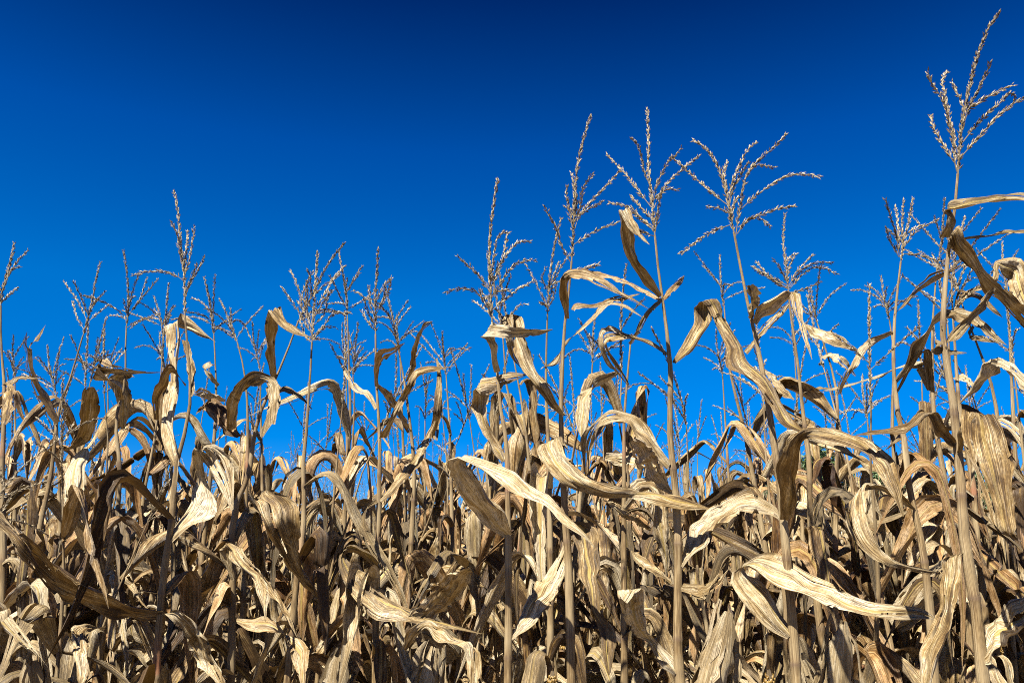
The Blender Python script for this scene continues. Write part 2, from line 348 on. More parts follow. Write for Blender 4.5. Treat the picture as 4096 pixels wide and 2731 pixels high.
def auto_leaf(g, base, az, rng, ln=.65, wd=.06, e0=60, e1=-75, tb=.3, sharp=6, twist=0, curl=.6, n=22, m=7, tint=None, mat=0, pleat=1., wave=1.):
    t = np.linspace(0, 1, n); s = 1 / (1 + np.exp(-sharp * 2.2 * (t - tb) / .5)); s = (s - s[0]) / (s[-1] - s[0])
    el = np.radians(e0 + (e1 - e0) * s) + .18 * np.sin(t * rng.uniform(3, 8) + rng.uniform(0, 6)) * t
    a = az + rng.uniform(-.9, .9) * t + .25 * np.sin(t * rng.uniform(3, 7) + rng.uniform(0, 6)) * t
    T = np.stack([np.cos(el) * np.cos(a), np.cos(el) * np.sin(a), np.sin(el)], 1)
    C = np.asarray(base) + np.concatenate([[[0, 0, 0]], np.cumsum((T[1:] + T[:-1]) * .5, 0)]) * ln / (n - 1)
    S = np.stack([-np.sin(a), np.cos(a), np.zeros(n)], 1); Nn = np.cross(T, S)
    roll = twist * t ** 1.2 + .5 * np.sin(t * rng.uniform(2, 6) + rng.uniform(0, 6)) * t
    w = wd * .5 * np.clip(.45 + 2.6 * t, 0, 1) * np.clip(1 - t ** 2.6, .012, 1)
    ribbon(g, C, (S * np.cos(roll)[:, None] + Nn * np.sin(roll)[:, None]) * w[:, None], rng, m, curl, pleat, wave, tint, mat)

def ear_geo(g, gk, base, d, rng, ln=.19, rad=.024, open_tip=0.0, mh=0, mk=0, m=9, lod=0):
    """Ear in its papery husk; with open_tip the cob end and its kernels show."""
    d = nrm(np.asarray(d, float)); base = np.asarray(base, float); ref = np.array([0, 1., 0]) if abs(d[1]) < .8 else np.array([1., 0, 0])
    b = nrm(np.cross(d, ref)); c = np.cross(d, b)
    for k in range(6 if not lod else 4):
        a = k * 1.9 + rng.uniform(-.3, .3); n = 12 if not lod else 6; t = np.linspace(0, 1, n); L_ = ln * rng.uniform(.9, 1.25) * (1 - .55 * open_tip)
        rr = rad * (1 + .05 * k) * np.sin(np.pi * np.clip(.12 + .80 * t, 0, 1)) ** .6 * (1 + (1.2 * open_tip + rng.uniform(0, .8)) * np.clip(t - .75, 0, 1) * 4)
        o = np.cos(a) * b + np.sin(a) * c; s = -np.sin(a) * b + np.cos(a) * c
        C = base + d * L_ * t[:, None] + o * rr[:, None]
        w = rad * 1.25 * np.sin(np.pi * np.clip(.15 + .82 * t, 0, 1)) ** .7 + .001
        ribbon(g, C, s * w[:, None], rng, 7 if not lod else 4, .75, .5, .5, (rng.uniform(.3, .6), rng.uniform(.45, .95), 0), mh, False)
    if open_tip > 0 and gk is not None:
        tube(g, np.stack([base + d * ln * q for q in (.1, .4, .7, .95, 1.12)]), rad * np.array([.7, .68, .62, .45, .1]), 10, (.9, .1, 0), mh)
        rows, cols = 16, 26
        for i in range(cols):
            z = ln * (1 - .62 * open_tip) * .55 + i * .0068; rc = rad * .82 * min(1, (cols - i) / 9 + .25) 
            for j in range(rows):
                if rng.random() < .2: continue
                a = 2 * np.pi * (j + .5 * (i % 2)) / rows; o = np.cos(a) * b + np.sin(a) * c; s = -np.sin(a) * b + np.cos(a) * c
                p = base + d * (z + rng.uniform(-.0022, .0022)) + o * rc * rng.uniform(.74, .84); q_ = rng.uniform(.75, 1.1); hw, hh, dp = rc * .19 * q_, .0031 * q_, rc * .26 * q_
                V = [p - s * hw - d * hh, p + s * hw - d * hh, p + s * hw + d * hh, p - s * hw + d * hh]
                V += [x + o * dp * .8 for x in V]; V += [p + o * dp * 1.2]
                gk.add(np.array(V), q=[[0, 1, 5, 4], [1, 2, 6, 5], [2, 3, 7, 6], [3, 0, 4, 7]], t=[[4, 5, 8], [5, 6, 8], [6, 7, 8], [7, 4, 8]], mat=mk)

# ------------------------------------------------------------------ ground and trees
gg = Geo(); nx = 61; xs = np.concatenate([np.linspace(-300, -8, 15), np.linspace(-7, 7, 31), np.linspace(8, 300, 15)]); ys = xs + 8
X, Y = np.meshgrid(xs, ys); rg = np.random.default_rng(5); Zg = rg.normal(0, .02, X.shape)
i = (np.arange(nx - 1)[:, None] * nx + np.arange(nx - 1)[None]).ravel()
gg.add(np.stack([X, Y, Zg], -1).reshape(-1, 3), q=np.stack([i, i + 1, i + nx + 1, i + nx], 1))
tag(link('ground', gg.mesh('ground', [M_SOIL])), kind='structure')

def tree(x, y, h, w, seed, label, group='trees beyond the corn field'):
    rng = np.random.default_rng(seed); e = bpy.data.objects.new('tree', None); SC.collection.objects.link(e); e.location = (x, y, 0)
    tag(e, label, 'tree', group); g = Geo()
    P = spline(np.array([[0, 0, 0], [.1, .05, h * .3], [-.1, 0, h * .65], [0, 0, h * .93]]), 12); tube(g, P, np.linspace(h * .028, .03, 12), 8)
    c = Geo(); lobes = []
    for k in range(26):
        f = rng.uniform(.18, .95); a = rng.uniform(0, 6.28); rr = w * (.25 + .75 * math.sin(math.pi * min(1, .18 + .85 * f)) ** .8) * rng.uniform(.45, 1)
        tip = np.array([math.cos(a) * rr, math.sin(a) * rr, h * f + rng.uniform(0, .1) * h]); lobes.append((tip, rng.uniform(.10, .2) * h * .8))
        tube(g, spline(np.array([[0, 0, h * f * .8], tip * [.5, .5, 1] - [0, 0, .04 * h], tip]), 6), np.linspace(.05, .012, 6), 5)
    link('trunk', g.mesh('trunk', [M_BARK]), e)
    for tip, r in lobes:
        k = 520; d = nrm(rng.normal(0, 1, (k, 3))) * (rng.random((k, 1)) ** .45) * r; p = tip + d * [1.15, 1.15, .8]
        u = nrm(rng.normal(0, 1, (k, 3))); v_ = nrm(np.cross(u, rng.normal(0, 1, (k, 3)))); sz = rng.uniform(.08, .19, (k, 1)) * h / 8
        V = np.stack([p - u * sz, p + v_ * sz * .6, p + u * sz, p - v_ * sz * .6], 1); c.add(V.reshape(-1, 3), q=np.arange(k * 4).reshape(k, 4))
    link('crown', c.mesh('crown', [M_NEEDLE], False), e)

# ------------------------------------------------------------------ the front corn plants, measured from the photograph
FPX = LENS / 36 * 4096
TILES = dict(V=(0, 0, 4096 / 2352), A=(0, 700, .66964), B=(1000, 700, .66964), C=(1700, 700, .66964), D=(2400, 400, .66964), E=(3200, 0, .574),
             F=(3046, 800, .66964), G=(0, 1681, .66964), H=(1000, 1681, .66964), I=(1800, 1681, .66964), J=(2500, 1681, .66964), K=(3046, 1681, .66964))
CO = np.array([0, 0, CAM_Z]); CF = np.array([0, math.cos(PITCH), math.sin(PITCH)]); CU = np.array([0, -math.sin(PITCH), math.cos(PITCH)])
def ray(px):
    px = np.asarray(px, float)
    return CF + np.array([1., 0, 0]) * ((px[..., 0:1] - 2048) / FPX) + CU * ((1365.5 - px[..., 1:2]) / FPX)
def at(px, y):
    d = ray(px); y = np.asarray(y, float)
    return CO + d * (np.broadcast_to(y, d.shape[:-1]) / d[..., 1])[..., None]
def pix(seq, k=2):
    out, t, buf = [], None, []
    for s in seq:
        if isinstance(s, str): t = TILES[s]; continue
        buf.append(t[len(buf) % 2] + s * t[2])
        if len(buf) == k: out.append(buf); buf = []
    return np.array(out)

HEROES = {
 'P1': dict(D=1.40, st=['E', 1100, 1210, 1085, 1400, 'V', 2186, 540, 'F', 1110, 320, 1095, 560, 1080, 790, 1090, 900, 1130, 1100, 1165, 1400, 'K', 1185, 300, 1220, 780, 1265, 1000, 1310, 1420],
   ax=['E', 1390, 88, 1330, 170, 1270, 300, 1210, 480, 1170, 660, 1130, 850, 1115, 1030, 1100, 1210],
   br=[['E', 1100, 1215, 1080, 1140, 1065, 960, 1040, 880, 1020, 760, 960, 640, 910, 570, 890, 490], ['E', 1075, 1050, 1070, 930, 1040, 820, 1000, 620, 990, 560, 1030, 495],
       ['E', 1080, 1140, 1020, 1050, 960, 950, 925, 870, 910, 805], ['E', 1135, 990, 1190, 920, 1270, 830, 1400, 710, 1480, 645, 1500, 700],
       ['E', 1115, 1105, 1180, 1030, 1270, 930, 1380, 810, 1480, 730, 1570, 680, 1640, 650], ['E', 1135, 880, 1200, 700, 1260, 590, 1310, 480, 1325, 430]],
   lab='tallest corn plant, its tassel almost touching the top edge, dark twisted leaf below'),
 'P2': dict(D=1.70, st=['D', 328, 810, 340, 930, 350, 1050, 375, 1190, 395, 1350, 420, 1560, 'C', 1465, 1350, 'I', 1310, 0, 1325, 220, 1350, 450, 1365, 830, 1360, 1000, 1365, 1450, 1375, 1568],
   ax=['D', 283, 55, 290, 250, 290, 400, 305, 560, 318, 700, 328, 810],
   br=[['D', 305, 640, 220, 530, 150, 440, 95, 385, 40, 325], ['D', 300, 520, 265, 420, 245, 330, 225, 265, 185, 228], ['D', 315, 600, 350, 480, 400, 380, 450, 330, 488, 285],
       ['D', 320, 650, 360, 560, 420, 480, 500, 410, 590, 335], ['D', 325, 760, 260, 720, 190, 650, 120, 625, 50, 615], ['D', 327, 815, 260, 790, 200, 740, 160, 690],
       ['D', 318, 720, 260, 660, 215, 610, 185, 575], ['D', 330, 790, 345, 700, 355, 600, 375, 540]],
   lab='thick straight corn plant with folded white flag leaf just under its tassel'),
 'P3': dict(D=1.76, st=['C', 876, 515, 865, 640, 850, 780, 830, 930, 820, 1150, 812, 1350, 815, 1568, 'I', 690, 620, 705, 800, 715, 1100, 725, 1568],
   ax=['C', 990, -356, 933, -161, 899, 47, 889, 255, 876, 515],
   br=[['C', 880, 320, 860, 200, 845, 120, 850, 60], ['C', 895, 320, 920, 250, 990, 160, 1080, 70, 1160, -20], ['C', 882, 420, 960, 370, 1050, 320, 1150, 285],
       ['C', 868, 520, 820, 430, 780, 310, 740, 240, 715, 185], ['C', 900, 280, 930, 180, 945, 80, 1000, 0], ['C', 870, 575, 950, 560, 1035, 535], ['C', 890, 300, 905, 150, 890, 60, 875, -10]],
   lab='corn plant with one thin leaf folded over beside its stem, tassel spike tall and narrow'),
 'P4': dict(D=1.75, st=['C', 400, 870, 415, 1000, 440, 1270, 462, 1480, 'I', 335, 100, 342, 300, 348, 700, 350, 1180, 345, 1568],
   ax=['C', 432, 30, 415, 150, 390, 350, 385, 550, 390, 700, 400, 870],
   br=[['C', 388, 700, 330, 610, 280, 560, 235, 520, 195, 485], ['C', 392, 790, 330, 720, 290, 690, 200, 680, 125, 700], ['C', 388, 640, 410, 500, 425, 400, 460, 345, 495, 345],
       ['C', 395, 680, 450, 540, 500, 460, 560, 400, 625, 400], ['C', 395, 740, 450, 650, 510, 560, 580, 515, 660, 510], ['C', 400, 810, 480, 740, 560, 680, 640, 640],
       ['C', 400, 860, 380, 800, 350, 760, 330, 690], ['C', 390, 690, 420, 600, 470, 480, 490, 350]],
   lab='corn plant with dense dark-tipped tassel and a grey leaf folded flat across its stem'),
 'P5': dict(D=1.63, st=['D', 800, 790, 815, 860, 830, 950, 885, 1230, 920, 1380, 960, 1560, 'J', 880, 60, 905, 250, 935, 450, 950, 650, 970, 850, 1000, 1200, 1025, 1568],
   ax=['D', 558, 243, 590, 258, 640, 300, 690, 370, 735, 480, 765, 600, 780, 690, 800, 790],
   br=[['D', 765, 630, 700, 580, 620, 510, 540, 440, 440, 350, 420, 340], ['D', 782, 745, 710, 770, 640, 800, 560, 860, 480, 918], ['D', 770, 620, 790, 500, 840, 380, 880, 300, 935, 250],
       ['D', 808, 830, 830, 680, 845, 600, 860, 500, 900, 410, 960, 350, 1030, 290, 1110, 210], ['D', 880, 440, 910, 400, 960, 390, 1040, 405],
       ['D', 835, 660, 920, 580, 1020, 510, 1130, 450, 1230, 445, 1305, 460], ['D', 825, 760, 900, 710, 980, 680, 1060, 650, 1165, 635], ['D', 820, 800, 880, 720, 940, 700, 1010, 750],
       ['D', 775, 620, 800, 520, 850, 430, 890, 370], ['D', 765, 590, 740, 440, 760, 370]],
   lab='corn plant whose wide tassel bends over to one side, huge arching leaf below'),
 'P6': dict(D=2.00, st=['A', 1105, 850, 1115, 980, 1135, 1180, 1140, 1330, 1110, 1520, 'G', 1060, 230, 1045, 300, 1025, 600, 1000, 750, 960, 1100, 930, 1568],
   ax=['A', 1040, 100, 1060, 200, 1075, 350, 1085, 480, 1100, 600, 1105, 700, 1105, 850],
   br=[['A', 1095, 630, 1050, 600, 980, 580, 900, 575, 800, 595], ['A', 1095, 600, 1110, 470, 1120, 400, 1120, 340], ['A', 1100, 620, 1130, 500, 1150, 400, 1160, 310],
       ['A', 1110, 680, 1150, 620, 1190, 550, 1220, 490], ['A', 1080, 520, 1065, 380, 1040, 310, 1025, 285]],
   lab='corn plant whose narrow dark tassel stands well above the short plants around it'),
 'P7': dict(D=2.05, st=['B', 370, 1000, 365, 1100, 360, 1200, 345, 1400, 335, 1568, 'H', 315, 300, 325, 450, 310, 750, 290, 850, 265, 1110],
   ax=['B', 403, 460, 395, 600, 385, 750, 375, 900, 370, 1000],
   br=[['B', 375, 960, 300, 830, 240, 740, 195, 675], ['B', 375, 880, 330, 780, 340, 650, 375, 580], ['B', 380, 820, 440, 720, 500, 620, 570, 540], ['B', 385, 850, 450, 740, 490, 690],
       ['B', 375, 985, 440, 900, 500, 830, 600, 820], ['B', 380, 800, 310, 730, 335, 650], ['B', 370, 1000, 330, 960, 300, 870], ['B', 372, 990, 400, 975, 415, 980], ['B', 380, 900, 440, 830, 470, 700]],
   lab='corn plant with bushy many-branched tassel whose lowest strands hang almost level'),
 'P8': dict(D=2.05, st=['B', 750, 950, 750, 1050, 755, 1250, 765, 1400, 775, 1560, 'H', 775, 200, 770, 480, 765, 700, 755, 900, 750, 1568],
   ax=['B', 765, 440, 760, 550, 750, 700, 748, 850, 750, 950],
   br=[['B', 745, 850, 720, 780, 710, 670], ['B', 755, 830, 790, 760, 830, 690, 838, 625], ['B', 750, 900, 710, 830, 680, 740], ['B', 748, 930, 700, 870, 668, 810], ['B', 760, 800, 800, 730, 805, 660]],
   lab='corn plant with slim pale spike tassel and a brown leaf curling up beside it'),
 'P9': dict(D=2.25, st=['B', 290, 870, 250, 980, 200, 1110, 160, 1200, 100, 1330, 50, 1450, 'G', 1510, 150, 1480, 350, 1400, 520, 1390, 900, 1380, 1568],
   ax=['B', 562, 408, 520, 460, 450, 560, 400, 660, 340, 780, 290, 870], br=5, lab='slanting corn plant with its tassel tipped over towards the bushy tassel next to it'),
 'P10': dict(D=2.6, st=['A', 495, 960, 465, 1060, 430, 1190, 340, 1430, 'G', 340, 0, 310, 280, 280, 450, 245, 600, 190, 1000, 160, 1280],
   ax=['A', 597, 525, 570, 640, 545, 770, 520, 880, 495, 960],
   br=[['A', 520, 870, 470, 760, 420, 690, 383, 635], ['A', 530, 850, 490, 740, 440, 635], ['A', 535, 870, 590, 820, 650, 775], ['A', 500, 920, 460, 850, 435, 755], ['A', 535, 800, 570, 740, 505, 722]],
   lab='corn plant leaning over with forked tassel and a shiny pale stem'),
 'P11': dict(D=2.7, st=['A', 755, 900, 750, 1000, 745, 1250, 'G', 690, 0, 710, 200, 715, 400, 690, 620, 650, 860, 620, 1200],
   ax=['A', 738, 455, 755, 560, 765, 700, 765, 830, 755, 900],
   br=[['A', 768, 815, 790, 700, 830, 590], ['A', 768, 835, 830, 750, 880, 610], ['A', 770, 830, 860, 720, 940, 625], ['A', 757, 850, 690, 800, 600, 750, 505, 722], ['A', 760, 910, 830, 870, 930, 835], ['A', 762, 840, 740, 750]],
   lab='corn plant with upright tassel spreading four arms to one side, leaf tip folded sideways'),
 'P12': dict(D=2.3, st=['A', 5, 780, 5, 1000, 25, 1250, 20, 1568, 'G', 10, 300, 20, 800, 0, 1300],
   ax=['A', 85, 410, 60, 530, 25, 650, 10, 720, 5, 780], br=[['A', 10, 700, 50, 600, 100, 520, 170, 447], ['A', 8, 765, 50, 720, 105, 675], ['A', 5, 720, -30, 600]],
   lab='corn plant half cut off by the edge of the picture, open tassel'),
 'P13': dict(D=3.3, st=['A', 972, 960, 975, 1180, 960, 1568, 'G', 950, 300], ax=['A', 920, 728, 945, 800, 965, 880, 972, 960], br=7, lab='small corn plant with drooping tassel between the dark narrow tassel and a spreading tassel'),
 'P14': dict(D=2.9, st=['A', 1278, 960, 1285, 1100, 1292, 1300, 1280, 1568, 'G', 1250, 400], ax=['A', 1220, 610, 1240, 700, 1262, 820, 1278, 960], br=8, lab='corn plant with silvery tassel, first of a tangled pair of tassels'),
 'P15': dict(D=2.9, st=['A', 1418, 1000, 1440, 1080, 1470, 1250, 'G', 1480, 100, 1470, 500], ax=['A', 1313, 742, 1350, 820, 1390, 920, 1418, 1000], br=7, lab='corn plant with bowed tassel tangled into the silvery tassel beside it'),
 'P16': dict(D=2.8, st=['B', 582, 850, 588, 1000, 592, 1200, 600, 1400, 592, 1568, 'H', 575, 420, 560, 640, 550, 1200], ax=['B', 530, 450, 545, 540, 565, 640, 578, 750, 582, 850], br=8,
   lab='corn plant with thin bare stem and messy tassel touching the bushy tassel'),
 'P17': dict(D=2.8, st=['B', 868, 930, 890, 1060, 920, 1220, 945, 1400, 965, 1560, 'H', 980, 300, 960, 800, 930, 1300], ax=['B', 815, 690, 835, 780, 852, 850, 868, 930], br=5, lab='corn plant with pale leaning stem and short tassel, twisted leaf rising past it'),
 'P18': dict(D=2.3, st=['C', 732, 830, 726, 1000, 722, 1300, 735, 1568, 'I', 590, 300, 600, 900, 600, 1400], ax=['C', 815, 260, 785, 370, 760, 500, 740, 680, 732, 830],
   br=[['C', 735, 790, 680, 680, 640, 600, 600, 535], ['C', 735, 780, 760, 680, 800, 570, 860, 480], ['C', 740, 700, 700, 620, 720, 550], ['C', 735, 800, 770, 720, 785, 650], ['C', 740, 690, 770, 600, 800, 520], ['C', 732, 790, 690, 760]],
   lab='slim corn plant squeezed between two big tassels, sparse drooping tassel'),
 'P19': dict(D=2.1, st=['F', 160, 540, 175, 700, 200, 850, 222, 1020, 240, 1200, 260, 1370, 'J', 1100, 250, 1105, 600, 1150, 1100, 1190, 1400],
   ax=['F', 140, 80, 130, 250, 145, 380, 155, 470, 160, 540],
   br=[['F', 155, 500, 120, 420, 75, 360], ['F', 152, 525, 60, 470, -20, 430, -40, 400], ['F', 165, 510, 210, 430, 310, 325], ['F', 165, 525, 240, 420, 330, 375, 425, 375], ['F', 165, 535, 250, 440, 340, 400, 450, 440],
       ['F', 165, 560, 260, 530, 350, 490], ['F', 150, 460, 175, 380, 195, 340], ['F', 155, 530, 80, 490, -30, 370]],
   lab='corn plant with umbrella-like tassel, flag leaf hanging straight down in front of its stem'),
 'P20': dict(D=1.95, st=['F', 832, 370, 815, 520, 800, 650, 788, 850, 795, 1100, 840, 1400, 'K', 855, 100, 885, 430, 930, 600, 975, 850, 1010, 1180, 1030, 1500],
   ax=['F', 905, -10, 880, 130, 850, 250, 832, 370],
   br=[['F', 825, 340, 800, 200, 765, 80, 740, 5], ['F', 828, 320, 815, 150, 800, 40], ['F', 845, 290, 840, 130, 850, 0], ['F', 840, 300, 920, 190, 1050, 120], ['F', 840, 320, 950, 330, 1060, 370], ['F', 820, 340, 770, 240, 745, 170]],
   lab='corn plant with fan-shaped tassel on a long pale stem, thin leaf crossing behind tallest plant'),
 'P21': dict(D=2.6, st=['F', 1045, 430, 1035, 560, 1025, 680, 1020, 950, 1030, 1300, 'K', 1050, 100], ax=['F', 1095, -10, 1085, 120, 1075, 260, 1045, 430], br=8, lab='corn plant whose tassel shows just beside the stem of the tallest plant'),
 'P22': dict(D=2.8, st=['F', 765, 720, 785, 860, 790, 1000, 780, 1300, 'K', 790, 200], ax=['F', 715, 455, 728, 560, 745, 640, 765, 720], br=9, lab='corn plant with low leafy-looking tassel under the fan-shaped tassel'),
 'P23': dict(D=3.1, st=['D', 742, 1240, 755, 1400, 765, 1560, 'J', 720, 100], ax=['D', 716, 930, 718, 1020, 725, 1130, 742, 1240], br=6, lab='distant corn plant with thin spike tassel framed by two leaning stems'),
 'P24': dict(D=2.6, st=['F', 335, 740, 400, 950, 440, 1080, 455, 1300, 'K', 450, 200], ax=['F', 275, 530, 300, 610, 318, 680, 335, 740], br=5, lab='corn plant with slanting pale tassel beside the hanging flag leaf'),
 'P25': dict(D=3.1, st=['B', 1172, 1200, 1180, 1330, 1195, 1560, 'H', 1200, 300], ax=['B', 1150, 935, 1152, 1010, 1160, 1100, 1172, 1200], br=9, lab='corn plant alone in the gap of sky, with small bottle-brush tassel'),
 'P26': dict(D=3.2, st=['B', 615, 1200, 625, 1350, 615, 1560], ax=['B', 645, 880, 635, 980, 625, 1080, 615, 1200], br=8, lab='short corn plant with dark upright spike between bare stem and pale spike tassel'),
 'P27': dict(D=2.7, st=['C', 1000, 1130, 990, 1300, 960, 1568], ax=['C', 1015, 865, 1005, 940, 1000, 1040, 1000, 1130], br=9, lab='corn plant with small pale tassel seen through the gap between two tall stems'),
 'P28': dict(D=2.2, st=['C', 1228, 1000, 1215, 1120, 1208, 1260, 1190, 1400, 'I', 1040, 100], ax=None, br=0, lab='broken topped corn plant with no tassel beside the thick straight stem'),
 'P29': dict(D=2.5, st=['F', 1135, 480, 1140, 640, 1155, 860, 1170, 1100, 1190, 1300, 'K', 1260, 350, 1290, 740, 1310, 900, 1340, 1200], ax=['F', 1215, 100, 1190, 200, 1160, 330, 1135, 480], br=7, lab='corn plant with yellowish stem directly behind the tallest plant'),
 'P30': dict(D=2.6, st=['F', 1190, 600, 1255, 780, 1330, 970, 1380, 1130, 1415, 1330, 'K', 1430, 300], ax=['F', 1130, 390, 1150, 450, 1170, 520, 1190, 600], br=6, lab='corn plant leaning outward with thin stem beyond the tallest plant'),
}
for k, (dd, tip, base_, low, lab) in enumerate([
    (2.5, (3755, 1065), (3790, 1300), (3830, 1900), 'corn plant with whisk of fine tassel near the broad white leaf'),
    (2.9, (4010, 970), (4030, 1180), (4060, 1800), 'corn plant with short light tassel at the edge behind the folded leaf'),
    (3.0, (3450, 1500), (3470, 1680), (3500, 2100), 'small corn plant whose tassel peeps between two arching leaves'),
    (3.3, (2865, 1320), (2890, 1500), (2920, 2000), 'distant corn plant with feathery tassel under the big folded leaf'),
    (3.4, (3170, 1230), (3180, 1430), (3200, 1900), 'distant corn plant with tassel directly below the umbrella-like tassel'),
    (3.6, (1010, 1290), (1040, 1480), (1050, 2000), 'distant corn plant with tassel near the folded leaf of the slanting plant'),
    (3.6, (415, 1340), (430, 1530), (440, 2000), 'distant corn plant with white brush tassel low between two thin stems'),
    (3.3, (190, 1380), (225, 1580), (240, 2100), 'distant corn plant with ragged tassel near the upright forked leaf'),
    (3.4, (55, 1340), (60, 1510), (60, 2000), 'distant corn plant with thick brush tassel at the picture edge'),
    (3.7, (1370, 1080 + 210), (1385, 1460), (1390, 2000), 'distant corn plant with tassel between bare stem and twisted brown leaf'),
    (3.5, (1590, 1260), (1600, 1420), (1620, 2000), 'distant corn plant with airy tassel behind the twisted rising leaf'),
    (3.8, (2045, 1600), (2060, 1760), (2060, 2100), 'low distant corn plant whose tassel shows below the flat grey leaf'),
    (3.6, (1720, 1500), (1700, 1680), (1700, 2100), 'low distant corn plant with dangling tassel arms by the gap of sky'),
    (3.2, (640, 1330), (665, 1500), (690, 2000), 'distant corn plant with narrow tassel beside the folded flat leaf tip')]):
    HEROES['Q%d' % k] = dict(D=dd, ax=['p', *tip, (tip[0] * 2 + base_[0]) / 3 - 6, (tip[1] * 2 + base_[1]) / 3, *base_], st=['p', *base_, *low], br=6 + k % 4, lab=lab)
TILES['p'] = (0, 0, 1)
TILES.update(X2=(1760, 1600, .893), X4=(2960, 800, .893), X6=(0, 920, .893))

